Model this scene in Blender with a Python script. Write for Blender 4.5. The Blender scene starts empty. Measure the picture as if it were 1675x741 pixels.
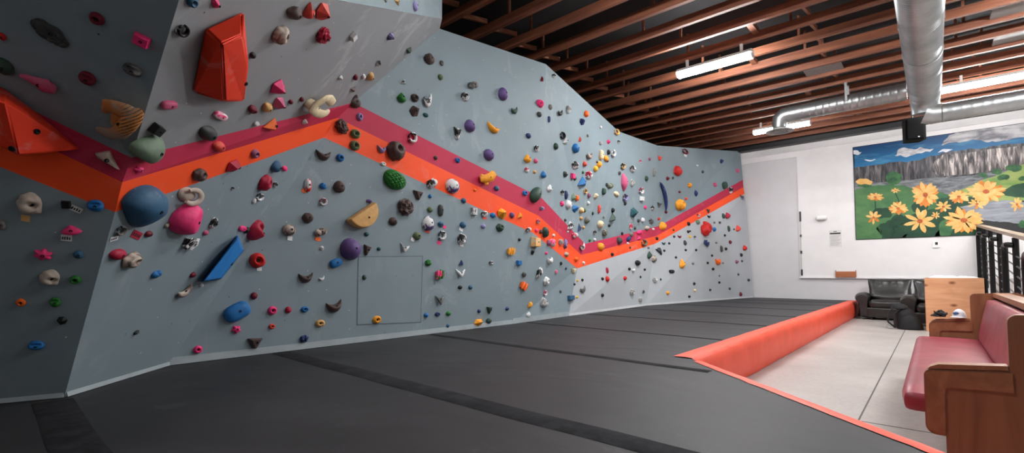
import bpy, bmesh, math, random
from mathutils import Vector, Matrix, noise
from mathutils.bvhtree import BVHTree
C = bpy.context.scene.collection
SC = bpy.context.scene
PI = math.pi

# ---------------------------------------------------------------- camera
F_PX, CX, CY = 780.0, 837.5, 410.0
YAW, PITCH = math.radians(41.5), math.radians(2.715)
CAM = Vector((0, 0, 1.12))
FWD = Vector((-math.sin(YAW)*math.cos(PITCH), math.cos(YAW)*math.cos(PITCH), math.sin(PITCH)))
RGT = Vector((math.cos(YAW), math.sin(YAW), 0))
UPV = RGT.cross(FWD)
cam_d = bpy.data.cameras.new('camera'); cam = bpy.data.objects.new('camera', cam_d); C.objects.link(cam)
cam.location = CAM; cam.rotation_euler = (PI/2 + PITCH, 0, YAW)
cam_d.sensor_width = 36; cam_d.sensor_fit = 'HORIZONTAL'; cam_d.lens = 36*F_PX/1675
cam_d.shift_y = (CY-370.5)/1675; cam_d.clip_start = 0.05; cam_d.clip_end = 200
SC.camera = cam

def ray(x, y): return FWD + RGT*((x-CX)/F_PX) - UPV*((y-CY)/F_PX)
def at_z(x, y, z): d = ray(x, y); return CAM + d*((z-CAM.z)/d.z)
def at_Y(x, y, Y): d = ray(x, y); return CAM + d*(Y/d.y)
def at_X(x, y, X): d = ray(x, y); return CAM + d*(X/d.x)
def on_plane(x, y, pl):
    p, n = pl; d = ray(x, y); return CAM + d*((p-CAM).dot(n)/d.dot(n))
def plane3(a, b, c): return (a.copy(), (b-a).cross(c-a).normalized())
def proj(p):
    v = p-CAM; a = v.dot(FWD); return Vector((CX+F_PX*v.dot(RGT)/a, CY-F_PX*v.dot(UPV)/a))

# ---------------------------------------------------------------- materials
def lin(c):
    c = c/255.0
    return c/12.92 if c <= 0.04045 else ((c+0.055)/1.055)**2.4
def rgb(t): return (lin(t[0]), lin(t[1]), lin(t[2]), 1)
class NT:
    def __init__(s, name):
        s.m = bpy.data.materials.new(name); s.m.use_nodes = True; s.t = s.m.node_tree
        s.b = s.t.nodes['Principled BSDF']
    def n(s, typ, **kw):
        o = s.t.nodes.new(typ)
        for k, v in kw.items():
            if hasattr(o, k): setattr(o, k, v)
            else: o.inputs[k].default_value = v
        return o
    def l(s, a, b): s.t.links.new(a, b)
    def coord(s, which='Object', scale=(1,1,1), rot=(0,0,0)):
        tc = s.n('ShaderNodeTexCoord'); mp = s.n('ShaderNodeMapping')
        mp.inputs['Scale'].default_value = scale; mp.inputs['Rotation'].default_value = rot
        s.l(tc.outputs[which], mp.inputs['Vector']); return mp.outputs['Vector']
    def noise(s, vec, scale, detail=4, rough=.55, dist=0):
        t = s.n('ShaderNodeTexNoise'); t.inputs['Scale'].default_value = scale; t.inputs['Detail'].default_value = detail
        t.inputs['Roughness'].default_value = rough; t.inputs['Distortion'].default_value = dist
        s.l(vec, t.inputs['Vector']); return t.outputs['Fac']
    def ramp(s, fac, stops, interp='LINEAR'):
        r = s.n('ShaderNodeValToRGB'); e = r.color_ramp.elements; r.color_ramp.interpolation = interp
        while len(e) < len(stops): e.new(0.5)
        for q, (p, c) in zip(e, stops): q.position = p; q.color = c if len(c) == 4 else (*c, 1)
        s.l(fac, r.inputs['Fac']); return r.outputs['Color']
    def mix(s, fac, a, b, mode='MIX'):
        m = s.n('ShaderNodeMix', data_type='RGBA', blend_type=mode)
        for sock, v in ((m.inputs[0], fac), (m.inputs[6], a), (m.inputs[7], b)):
            if hasattr(v, 'is_linked'): s.l(v, sock)
            else: sock.default_value = v
        return m.outputs[2]
    def bump(s, h, strength=.3, dist=.01):
        b = s.n('ShaderNodeBump'); b.inputs['Strength'].default_value = strength; b.inputs['Distance'].default_value = dist
        s.l(h, b.inputs['Height']); s.l(b.outputs['Normal'], s.b.inputs['Normal'])
    def col(s, v):
        if hasattr(v, 'is_linked'): s.l(v, s.b.inputs['Base Color'])
        else: s.b.inputs['Base Color'].default_value = v
    def pr(s, rough=.5, metal=0, spec=.5):
        s.b.inputs['Roughness'].default_value = rough; s.b.inputs['Metallic'].default_value = metal
        s.b.inputs['Specular IOR Level'].default_value = spec
_plain = {}
def plain(name, c, rough=.5, metal=0, var=.08, scale=14, bump=0, spec=.5):
    if name in _plain: return _plain[name]
    q = NT(name); q.pr(rough, metal, spec)
    v = q.coord('Object'); f = q.noise(v, scale)
    a = rgb(c); lo = tuple(x*(1-var) for x in a[:3])+(1,); hi = tuple(min(1, x*(1+var)) for x in a[:3])+(1,)
    q.col(q.ramp(f, [(.3, lo), (.7, hi)]))
    if bump: q.bump(f, bump, .01)
    _plain[name] = q.m; return q.m
def wood(name, c1, c2, axis=0, scale=3.0, rough=.5, knots=False):
    q = NT(name); q.pr(rough)
    sc = [9*scale]*3; sc[axis] = .8*scale
    v = q.coord('Object', tuple(sc)); f = q.noise(v, 1.0, 6, .6, .6)
    colr = q.ramp(f, [(.3, rgb(c1)), (.7, rgb(c2))])
    if knots:
        vk = q.coord('Object', (3.2, 3.2, 4.4)); vo = q.n('ShaderNodeTexVoronoi'); q.l(vk, vo.inputs['Vector'])
        k = q.ramp(vo.outputs['Distance'], [(.08, (1,1,1)), (.17, (0,0,0))])
        colr = q.mix(k, colr, rgb((120,66,38)))
    q.col(colr); q.bump(f, .12, .004); return q.m
def wallpaint(name, c, chalk=.5, dots=True, ps=.8):
    """painted plywood: faint mottling, chalk smears, little bolt holes (coordinates: the panel's own UV, metres)"""
    q = NT(name); q.pr(.62, 0, .3)
    uv = q.coord('UV'); f = q.noise(uv, 1.3, 5)
    a = rgb(c); base = q.ramp(f, [(.3, tuple(x*.94 for x in a[:3])+(1,)), (.7, tuple(min(1,x*1.05) for x in a[:3])+(1,))])
    if chalk:
        g = q.noise(q.coord('UV', (1.0, .55, 1), (0, 0, .5)), 2.6*ps/.8, 9, .72, 1.2)
        patch = q.noise(uv, ps, 2)
        m1 = q.ramp(g, [(.53, (0,0,0)), (.74, (1,1,1))]); m2 = q.ramp(patch, [(.43, (0,0,0)), (.64, (1,1,1))])
        mm = q.mix(1.0, m1, m2, 'MULTIPLY'); sc = q.mix(1.0, mm, (chalk, chalk, chalk, 1), 'MULTIPLY')
        base = q.mix(sc, base, rgb((205, 207, 208)))
    if dots:
        vo = q.n('ShaderNodeTexVoronoi', voronoi_dimensions='2D'); vo.inputs['Scale'].default_value = 4.6; vo.inputs['Randomness'].default_value = .55
        q.l(uv, vo.inputs['Vector'])
        d = q.ramp(vo.outputs['Distance'], [(.016, (1,1,1)), (.023, (0,0,0))])
        sp = q.n('ShaderNodeSeparateColor'); q.l(vo.outputs['Color'], sp.inputs[0])
        sel = q.ramp(sp.outputs[0], [(.62, (0,0,0)), (.63, (1,1,1))], 'CONSTANT')
        tone = q.ramp(sp.outputs[1], [(.0, rgb((40,42,44))), (.45, rgb((215,215,215)))], 'CONSTANT')
        base = q.mix(q.mix(1.0, d, sel, 'MULTIPLY'), base, tone)
    q.col(base); q.bump(q.noise(uv, 60, 3), .06, .003); return q.m
def emit(name, c, s):
    q = NT(name); q.b.inputs['Base Color'].default_value = (.9,.9,.9,1)
    q.b.inputs['Emission Color'].default_value = rgb(c); q.b.inputs['Emission Strength'].default_value = s; return q.m

# ---------------------------------------------------------------- mesh helpers
def finish(name, bm, mat, parent=None, smooth=True, bevel=0, loc=None):
    me = bpy.data.meshes.new(name)
    if bevel: bmesh.ops.bevel(bm, geom=[e for e in bm.edges if len(e.link_faces) == 2 and e.calc_face_angle(0) > .5], offset=bevel, segments=2, profile=.6, affect='EDGES')
    bmesh.ops.recalc_face_normals(bm, faces=bm.faces[:])
    if smooth:
        for f in bm.faces: f.smooth = True
        for e in bm.edges:
            if len(e.link_faces) == 2 and e.calc_face_angle(0) > .7: e.smooth = False
    bm.to_mesh(me); bm.free()
    for m in (mat if isinstance(mat, (list, tuple)) else [mat]): me.materials.append(m)
    o = bpy.data.objects.new(name, me); C.objects.link(o)
    if parent is not None: o.parent = parent
    if loc is not None: o.location = loc
    return o
def tag(o, label, cat, group=None, kind=None):
    if label: o['label'] = label
    if cat: o['category'] = cat
    if group: o['group'] = group
    if kind: o['kind'] = kind
    return o
def empty(name, loc, label, cat, rz=0, group=None):
    o = bpy.data.objects.new(name, None); C.objects.link(o); o.location = loc; o.rotation_euler = (0, 0, rz); o.empty_display_size = .1
    return tag(o, label, cat, group)
def struct(name, bm, mat, label=None, **kw):
    o = finish(name, bm, mat, **kw); o['kind'] = 'structure'; o['label'] = label or ''; 
    if not label: del o['label']
    return o
def B(): return bmesh.new()
def box(bm, x0, x1, y0, y1, z0, z1, mi=0):
    vs = [bm.verts.new((x, y, z)) for z in (z0, z1) for y in (y0, y1) for x in (x0, x1)]
    for q in ((0,2,3,1), (4,5,7,6), (0,1,5,4), (2,6,7,3), (0,4,6,2), (1,3,7,5)):
        f = bm.faces.new([vs[i] for i in q]); f.material_index = mi
    return vs
def poly(bm, pts, mi=0):
    f = bm.faces.new([bm.verts.new(p) for p in pts]); f.material_index = mi; return f
def prism(bm, pts, ax, a0, a1, mi=0):
    """extrude a 2-D outline along axis ax ('x','y','z') from a0 to a1"""
    def mk(u, v, a): return {'x': (a, u, v), 'y': (u, a, v), 'z': (u, v, a)}[ax]
    lo = [bm.verts.new(mk(u, v, a0)) for u, v in pts]; hi = [bm.verts.new(mk(u, v, a1)) for u, v in pts]
    n = len(pts); fs = [bm.faces.new(lo[::-1]), bm.faces.new(hi)]
    for i in range(n): fs.append(bm.faces.new((lo[i], lo[(i+1) % n], hi[(i+1) % n], hi[i])))
    for f in fs: f.material_index = mi
    return lo+hi
def tube(bm, pts, r, seg=12, caps=True, mi=0):
    pts = [Vector(p) for p in pts]; rs = r if isinstance(r, (list, tuple)) else [r]*len(pts)
    rings = []; up = None
    for i, p in enumerate(pts):
        t = (pts[min(i+1, len(pts)-1)]-pts[max(i-1, 0)]).normalized()
        if up is None:
            up = Vector((0, 0, 1)) if abs(t.z) < .9 else Vector((1, 0, 0))
        s = t.cross(up).normalized(); up = s.cross(t).normalized()
        rings.append([bm.verts.new(p + (s*math.cos(2*PI*k/seg)+up*math.sin(2*PI*k/seg))*rs[i]) for k in range(seg)])
    for a, b in zip(rings, rings[1:]):
        for k in range(seg):
            f = bm.faces.new((a[k], a[(k+1) % seg], b[(k+1) % seg], b[k])); f.material_index = mi
    if caps: bm.faces.new(rings[0][::-1]).material_index = mi; bm.faces.new(rings[-1]).material_index = mi
def lathe(bm, prof, seg=20, c=(0, 0, 0), mi=0):
    rings = []
    for r, z in prof:
        if r < 1e-6: rings.append([bm.verts.new((c[0], c[1], c[2]+z))])
        else: rings.append([bm.verts.new((c[0]+r*math.cos(2*PI*k/seg), c[1]+r*math.sin(2*PI*k/seg), c[2]+z)) for k in range(seg)])
    for a, b in zip(rings, rings[1:]):
        for k in range(seg):
            k2 = (k+1) % seg
            q = [a[0] if len(a) == 1 else a[k]]
            if len(a) > 1: q.append(a[k2])
            q.append(b[0] if len(b) == 1 else b[k2])
            if len(b) > 1: q.append(b[k])
            bm.faces.new(q).material_index = mi
def cushion(bm, x0, x1, y0, y1, z0, z1, r, puff=.0, seg=10):
    """rounded, slightly puffed box"""
    n = seg; vs = {}
    def P(i, j, k):
        key = (i, j, k)
        if key not in vs:
            u, v, w = i/n*2-1, j/n*2-1, k/n*2-1
            hx, hy, hz = (x1-x0)/2, (y1-y0)/2, (z1-z0)/2
            p = Vector((u*hx, v*hy, w*hz)); q = Vector((max(-hx+r, min(hx-r, p.x)), max(-hy+r, min(hy-r, p.y)), max(-hz+r, min(hz-r, p.z))))
            d = p-q
            if d.length > 1e-9: p = q + d.normalized()*min(r, d.length) if d.length > r else p
            pf = puff*(1-u*u)*(1-v*v)
            p.z += pf*w
            vs[key] = bm.verts.new((p.x+(x0+x1)/2, p.y+(y0+y1)/2, p.z+(z0+z1)/2))
        return vs[key]
    for i in range(n):
        for j in range(n):
            for k in (0, n):
                bm.faces.new((P(i,j,k), P(i+1,j,k), P(i+1,j+1,k), P(i,j+1,k)))
                bm.faces.new((P(i,k,j), P(i+1,k,j), P(i+1,k,j+1), P(i,k,j+1)))
                bm.faces.new((P(k,i,j), P(k,i+1,j), P(k,i+1,j+1), P(k,i,j+1)))
# ---------------------------------------------------------------- materials of the room
M_GREY = wallpaint('grey_wall_paint', (130, 146, 153), .34)
M_CHALKY = wallpaint('chalky_overhang_paint', (144, 148, 151), .85)
M_GREY_LIT = wallpaint('grey_wall_paint_lit', (176, 181, 186), .2)  # wall grey made paler: extra light on the leaning-back far panels painted in
M_PURP = wallpaint('purple_stripe_paint', (186, 40, 74), .25, False)
M_ORNG = wallpaint('orange_stripe_paint', (252, 84, 34), .3, False)
M_WHITE = plain('white_wall_paint', (232, 229, 229), .6, var=.03, scale=3)
M_BGREY = plain('grey_plaster', (208, 206, 208), .6, var=.03, scale=3)
M_BLACKDECK = plain('black_deck', (30, 29, 30), .9, var=.3, scale=3)
M_BLK = plain('black_paint', (20, 20, 22), .45)

MAT_Z = .40
# ---------------------------------------------------------------- climbing wall: corner points
b1 = at_z(105, 650, MAT_Z); b2 = at_z(275, 598, MAT_Z); b3 = at_z(838, 530, MAT_Z); b4 = at_z(930, 517, MAT_Z)
b5 = at_z(1057, 500, MAT_Z); b6 = at_Y(1233, 486.5, 15.44); b6.z = MAT_Z
bl = at_z(0, 660, MAT_Z); b0 = b1 + (bl-b1).normalized()*2.0
up = Vector((0, 0, 1))
PD = plane3(b2, b3, b2+up)
D = lambda x, y: on_plane(x, y, PD)
k2o, k2m, k2p, k2t = D(530, 225), D(552, 193), D(578, 168), D(719, 47)
k5o, k5m, k5p, k5t = D(872, 381), D(881, 353), D(886, 324), D(893, 105)
dE = (b5-b4).normalized(); nE = dE.cross(up).normalized(); nE = nE if nE.x > 0 else -nE
SLAB = math.radians(8)                      # the pale far panels lean back, the ones above them overhang
PE = (b4, (nE*math.cos(SLAB)+up*math.sin(SLAB)).normalized())
k3o, k3m, k3p = (on_plane(x, y, PE) for x, y in ((944, 439), (951, 417), (957, 399)))
PF2 = plane3(k5p, k3p, k5t)
ft = at_X(1012, 215, -4.74)
k4o, k4m, k4p = (on_plane(x, y, PE) for x, y in ((1071, 399), (1074, 386), (1077, 370)))
r_o, r_m, r_p = (at_Y(x, y, 15.44) for x, y in ((1218, 317), (1216, 306), (1215, 294)))
PE2 = plane3(b5, b6, r_p)
k4o, k4m, k4p = (CAM+(k-CAM)*((.35*(k-CAM).length+.65*(on_plane(x, y, PE2)-CAM).length)/(k-CAM).length) for k, x, y in ((k4o, 1071, 399), (k4m, 1074, 386), (k4p, 1077, 370)))
gt = at_X(1075, 238, -4.78); rt = at_Y(1211, 248, 15.40)
PB = plane3(b1, b2, k2o)
k1o, k1m, k1p = (on_plane(x, y, PB) for x, y in ((188, 347), (200, 298), (215, 258)))
PC = plane3(k1p, k2p, k2t)
kc1, kc2, kc3 = on_plane(723, 31, PC), on_plane(549, 0, PC), on_plane(306, -44, PC)
PA = plane3(b0, b1, k1p)
PA_ = lambda x, y: on_plane(x, y, PA)
a_o, a_m, a_p = PA_(0, 273), PA_(0, 204), PA_(0, 155)
ext = lambda a, b, k: a+(b-a)*k
A_o, A_m, A_p = ext(k1o, a_o, 2.2), ext(k1m, a_m, 2.2), ext(k1p, a_p, 2.2)
PA2 = plane3(k1p, a_p, kc3)
kc4 = on_plane(-40, -44, PA2); kc4 = ext(kc3, kc4, 1.3)
lip = [p+Vector((.0, 0, 1.1)) for p in (kc1, kc3, kc4)]
FACETS = []   # (points, material index, zone)
def fac(pts, mi, zone):
    n = (pts[1]-pts[0]).cross(pts[2]-pts[0]).normalized()
    if len(pts) == 4 and abs((pts[3]-pts[0]).dot(n)) > .001:
        FACETS.append((pts[:3], mi, zone)); FACETS.append(([pts[0], pts[2], pts[3]], mi, zone))
    else: FACETS.append((pts, mi, zone))
LOWN = {'A': 'dark panel', 'B': 'leaning panel', 'D': 'broad grey panel', 'F': 'narrow grey panel', 'E': 'pale far panel'}
fac([b0, b1, k1o, A_o], 0, 'A0'); fac([A_o, k1o, k1m, A_m], 3, 'A1'); fac([A_m, k1m, k1p, A_p], 2, 'A2'); fac([A_p, k1p, kc3, kc4], 0, 'A3')
fac([b1, b2, k2o, k1o], 0, 'B0'); fac([k1o, k2o, k2m, k1m], 3, 'B1'); fac([k1m, k2m, k2p, k1p], 2, 'B2'); fac([k1p, k2p, k2t, kc1, kc2, kc3], 4, 'B3')
fac([b2, b3, k5o, k2o], 0, 'D0'); fac([k2o, k5o, k5m, k2m], 3, 'D1'); fac([k2m, k5m, k5p, k2p], 2, 'D2'); fac([k2p, k5p, k5t, k2t], 0, 'D3')
fac([b3, b4, k3o], 0, 'F0'); fac([b3, k3o, k5o], 0, 'F0'); fac([k5o, k3o, k3m, k5m], 3, 'F1'); fac([k5m, k3m, k3p, k5p], 2, 'F2'); fac([k5p, k3p, k5t], 0, 'F3'); fac([k3p, ft, k5t], 0, 'F3')
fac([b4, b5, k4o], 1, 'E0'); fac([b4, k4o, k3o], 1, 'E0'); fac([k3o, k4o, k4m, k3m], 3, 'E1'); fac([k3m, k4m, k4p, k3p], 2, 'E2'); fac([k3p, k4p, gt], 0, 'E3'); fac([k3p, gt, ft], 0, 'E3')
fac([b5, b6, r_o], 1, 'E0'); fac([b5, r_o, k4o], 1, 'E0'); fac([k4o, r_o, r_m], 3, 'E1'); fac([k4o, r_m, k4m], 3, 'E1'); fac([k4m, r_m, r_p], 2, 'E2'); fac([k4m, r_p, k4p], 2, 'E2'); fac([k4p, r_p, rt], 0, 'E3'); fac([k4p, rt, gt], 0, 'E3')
fac([kc1, kc3, lip[1], lip[0]], 0, 'L'); fac([kc3, kc4, lip[2], lip[1]], 0, 'L')
fac([k2t, kc1, lip[0], k2t+Vector((0, 0, .5))], 0, 'L')
bm = B(); uvl = bm.loops.layers.uv.new('UVMap')
TRI = []; TRIZ = []
def fnormal(pts):
    n = Vector((0, 0, 0))
    for i in range(len(pts)):
        a, b = pts[i], pts[(i+1) % len(pts)]; n += a.cross(b)
    n.normalize(); c = sum(pts, Vector())/len(pts)
    return n if n.dot(CAM-c) > 0 else -n
vmap = {}
for fi, (pts, mi, zone) in enumerate(FACETS):
    n = fnormal(pts)
    if zone in ('A3', 'B3') : pass
    upv = (up-n*up.dot(n)).normalized(); rt_ = upv.cross(n)
    vs = []
    for p in pts:
        k = tuple(round(c, 5) for c in p)
        if k not in vmap: vmap[k] = bm.verts.new(p)
        vs.append(vmap[k])
    f = bm.faces.new(vs); f.material_index = mi
    for lp in f.loops: lp[uvl].uv = (lp.vert.co.dot(rt_)+(ord(zone[0])-60)*.37, lp.vert.co.dot(upv))
    for i in range(1, len(pts)-1): TRI.append((pts[0], pts[i], pts[i+1])); TRIZ.append(fi)
tv = [v for t in TRI for v in t]
WALL = BVHTree.FromPolygons(tv, [(3*i, 3*i+1, 3*i+2) for i in range(len(TRI))])
# hidden part behind the mats, down to the concrete
base = [b0, b1, b2, b3, b4, b5, b6]
for a, b in zip(base, base[1:]):
    poly(bm, [a, b, b-up*.40, a-up*.40], 0)
me = bpy.data.meshes.new('wall_left')
for f in bm.faces:
    f.normal_update()
    if f.normal.dot(CAM-f.calc_center_median()) < 0: f.normal_flip()
bm.to_mesh(me); bm.free()
for m in (M_GREY, M_GREY_LIT, M_PURP, M_ORNG, M_CHALKY): me.materials.append(m)
WALLOBJ = bpy.data.objects.new('wall_left', me); C.objects.link(WALLOBJ)
WALLOBJ['kind'] = 'structure'; WALLOBJ['label'] = 'angular grey climbing wall with a purple and orange zigzag stripe'

# skirting strip at the foot of the climbing wall
def strip(pts, h, t, mat, name):
    bm = B()
    for i, (a, b) in enumerate(zip(pts, pts[1:])):
        d = (b-a).normalized(); n = d.cross(up); n = n if n.dot(CAM-a) > 0 else -n
        o = n*t
        vs = [a, b, b+o, a+o]
        lo = [bm.verts.new(p+up*.004) for p in vs]; hi = [bm.verts.new(p+up*h+(n*-.0 if j < 2 else -n*t*.6)) for j, p in enumerate(vs)]
        for q in ((0,1,2,3),): bm.faces.new([lo[j] for j in q]); bm.faces.new([hi[j] for j in q])
        for j in range(4): bm.faces.new((lo[j], lo[(j+1) % 4], hi[(j+1) % 4], hi[j]))
    return struct(name, bm, mat, smooth=False)
M_SKIRT = plain('grey_skirting', (150, 160, 164), .7, var=.1, scale=5)
M_SKIRT2 = plain('pale_skirting', (188, 190, 193), .7, var=.06, scale=5)
for p, q, h, m in ((b0, b1, .05, M_SKIRT), (b1, b2, .055, M_SKIRT), (b2, b3, .06, M_SKIRT), (b3, b4, .075, M_SKIRT)):
    strip([p, q], h, .02, m, 'baseboard_left')
for p, q in ((b4, b5), (b5, b6)): strip([p, q], .04, .02, M_SKIRT2, 'baseboard_left')

# ---------------------------------------------------------------- shell
BY = 15.5
q = NT('concrete_floor'); q.pr(.42, 0, .4)
v = q.coord('Object'); f1 = q.noise(v, 1.1, 6); f2 = q.noise(v, 26, 3)
cc = q.ramp(f1, [(.3, rgb((158, 150, 146))), (.7, rgb((182, 175, 170)))])
cc = q.mix(.12, cc, q.ramp(f2, [(.35, rgb((120, 112, 108))), (.65, rgb((205, 200, 196)))]))
q.col(cc); q.bump(f2, .05, .003); M_CONC = q.m
bm = B(); box(bm, -7.2, 7.5, -4.2, BY+.2, -.12, 0)
struct('floor', bm, M_CONC, 'pale grey polished concrete floor', smooth=False)
M_JOINT = plain('floor_joint', (92, 88, 86), .9)
bm = B(); box(bm, -.474, -.462, -1, BY, .0005, .0015); struct('trim_1', bm, M_JOINT, smooth=False)
bm = B(); box(bm, -1.4, 7, 4.495, 4.507, .0005, .0015); struct('trim_2', bm, M_JOINT, smooth=False)
bm = B(); box(bm, -7.2, 7.5, BY, BY+.2, 0, 5.7); struct('wall_back', bm, M_BGREY, 'back wall painted grey along its foot', smooth=False)
# white upper face of the back wall stands proud of the grey
pt = at_Y(1303, 257, BY); pe = at_Y(1309, 453, BY)
WX0, WZ0 = (at_Y(1304, 257, BY).x+pe.x)/2, pe.z
bm = B(); box(bm, WX0, 7.5, BY-.03, BY-.001, WZ0, 5.7); box(bm, -6, WX0, BY-.03, BY-.001, pt.z, 5.7)
struct('wall_back_upper', bm, M_WHITE, 'white upper face of the back wall above the grey band', smooth=False)
bm = B(); box(bm, WX0-.01, 7.5, BY-.065, BY-.031, WZ0-.035, WZ0); struct('trim_3', bm, M_WHITE, 'white ledge along the foot of the white wall', smooth=False)
bm = B(); box(bm, -6, 7.5, BY-.06, BY-.031, 4.60, 4.63); struct('trim_4', bm, M_WHITE, smooth=False)
bm = B(); box(bm, 7.3, 7.5, -4.2, BY, 0, 5.7); struct('wall_right', bm, M_WHITE, smooth=False)
bm = B(); box(bm, -7.2, 7.5, -4.2, -4.0, 0, 5.7); struct('wall_front', bm, M_BGREY, smooth=False)
bm = B(); box(bm, -7.2, -7.0, -4.2, BY, 0, 5.7); struct('wall_outer', bm, M_BLACKDECK, smooth=False)
bm = B(); box(bm, -7.2, 7.5, -4.2, BY+.2, 5.42, 5.6); struct('ceiling', bm, M_BLACKDECK, 'black painted roof deck above the joists', smooth=False)
bm = B(); box(bm, -5.6, 7.3, BY-.28, BY-.035, 4.78, 5.10); struct('trim_5', bm, M_BLK, 'black beam along the top of the back wall', bevel=.01, smooth=False)

# ---------------------------------------------------------------- joists
M_JOIST = wood('stained_joist', (106, 60, 44), (158, 98, 70), 0, 1.2, .6)
M_BRIDGE = wood('stained_blocking', (112, 68, 50), (170, 112, 82), 1, 1.6, .6)
JZ0, JZ1 = 4.90, 5.035
ORD = ['first','second','third','fourth','fifth','sixth','seventh','eighth','ninth','tenth','eleventh','twelfth','thirteenth','fourteenth','fifteenth','sixteenth','seventeenth','eighteenth','nineteenth','twentieth']
rng = random.Random(5)
for i in range(20):
    Y = 15.01-.61*i
    if Y < 3.2: break
    bm = B(); box(bm, -6.9, 7.2, Y-.034, Y+.034, JZ0, JZ1)
    o = finish('ceiling_joist', bm, M_JOIST, smooth=False)
    tag(o, f'reddish brown timber ceiling joist, {ORD[i]} one from the back wall', 'joist', 'exposed timber ceiling joists')
    # cross bridging to the next joist and drop blocks
    for X in (-5.15, -1.35, 2.9):
        s = 1 if rng.random() < .8 else -1
        x = X+rng.uniform(-.06, .06)
        for s_ in ((1,) if X > -3 else (1,)):
            bm = B(); prism(bm, [(Y+.046, JZ0+.02+(.0 if s_ > 0 else .2)), (Y+.046, JZ0+.085), (Y+.564, JZ0+.20), (Y+.564, JZ0+.13)], 'x', x-.02+.05*s_, x+.02+.05*s_)
            if i > 0: finish('bridging', bm, M_BRIDGE, o, smooth=False)
            else: bm.free()
    # a drop hanger seen against the dark deck
    if i > 0 and i % 2 == 0:
        x = rng.choice((-4.0, -3.0, -2.2, -.9, .8, 1.6)) + rng.uniform(-.3, .3); bm = B(); box(bm, x, x+.09, Y+.040, Y+.57, JZ1-.05, JZ1+.03)
        finish('blocking', bm, M_BRIDGE, o, smooth=False)
    for X in (-5.0, -3.2, -1.4, .6, 2.4):
        x = X+rng.uniform(-.25, .25); bm = B(); box(bm, x-.018, x+.018, Y+.046, Y+.075, JZ0+.03, 5.41)
        finish('hanger_stud', bm, M_BRIDGE, o, smooth=False)
for x, k, L, lab in ((-1.75, 7, .6, 'pale scrap board tucked between joists above the far short tube light'), (.75, 8, .5, 'pale scrap board between joists beyond the big round duct, farther from the back wall'), (.85, 6, .5, 'pale scrap board between joists beyond the big round duct, nearer the back wall')):
    bm = B(); box(bm, x, x+L, 15.01-.61*(k+1)+.043, 15.01-.61*k-.043, 4.96, 4.99)
    tag(finish('scrap_board', bm, plain('pale_board', (150, 146, 142), .7), smooth=False), lab, 'board', 'boards between the joists')
# ---------------------------------------------------------------- hold colours
PAL = dict(red=(205, 38, 34), maroon=(112, 18, 40), crimson=(176, 30, 62), coral=(226, 78, 64), pink=(244, 60, 126), dpink=(205, 92, 130), orange=(246, 108, 34),
    gold=(246, 164, 44), yellow=(244, 190, 62), tan=(216, 168, 104), cream=(226, 208, 172), beige=(196, 182, 168), taupe=(120, 98, 88), brown=(84, 68, 64), black=(20, 20, 22), char=(66, 68, 68), grey=(128, 126, 122),
    white=(228, 228, 228), green=(38, 116, 44), dgreen=(48, 74, 62), olive=(98, 114, 78), sage=(112, 134, 112), teal=(34, 84, 90), blue=(34, 112, 178), sblue=(52, 96, 128),
    navy=(38, 54, 104), lilac=(150, 142, 192), purple=(98, 76, 130), mauve=(150, 84, 116))
CN = dict(red='red', maroon='maroon', crimson='crimson', coral='coral red', pink='hot pink', dpink='dusky pink', orange='orange', gold='golden yellow', yellow='yellow', tan='tan', cream='cream', beige='beige', taupe='taupe',
    brown='dark brown', black='black', char='charcoal', grey='grey', white='white', green='green', dgreen='dark green', olive='olive green', sage='sage green', teal='teal', blue='blue', sblue='slate blue',
    navy='navy', lilac='lilac', purple='purple', mauve='mauve')
TWO = dict(wb=('white', 'black', 'black and white'), wg=('white', 'grey', 'white and grey'), bc=('taupe', 'beige', 'brown and cream'), wr=('white', 'crimson', 'red and white'), rs=('red', 'white', 'red striped white'),
    pw=('purple', 'white', 'purple and white'), pw2=('purple', 'white', 'purple and chalk-white'), gp=('green', 'pink', 'green and pink'), yw=('gold', 'cream', 'yellow and cream'), og=('olive', 'grey', 'olive and grey'), pb=('navy', 'lilac', 'navy and lilac'),
    wp=('white', 'pink', 'pink and white'), gb=('grey', 'char', 'mottled grey'), bw=('brown', 'beige', 'brown and white'), tb=('tan', 'black', 'tan and black'), lb=('lilac','brown','lilac and brown'))
_hm = {}
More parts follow.
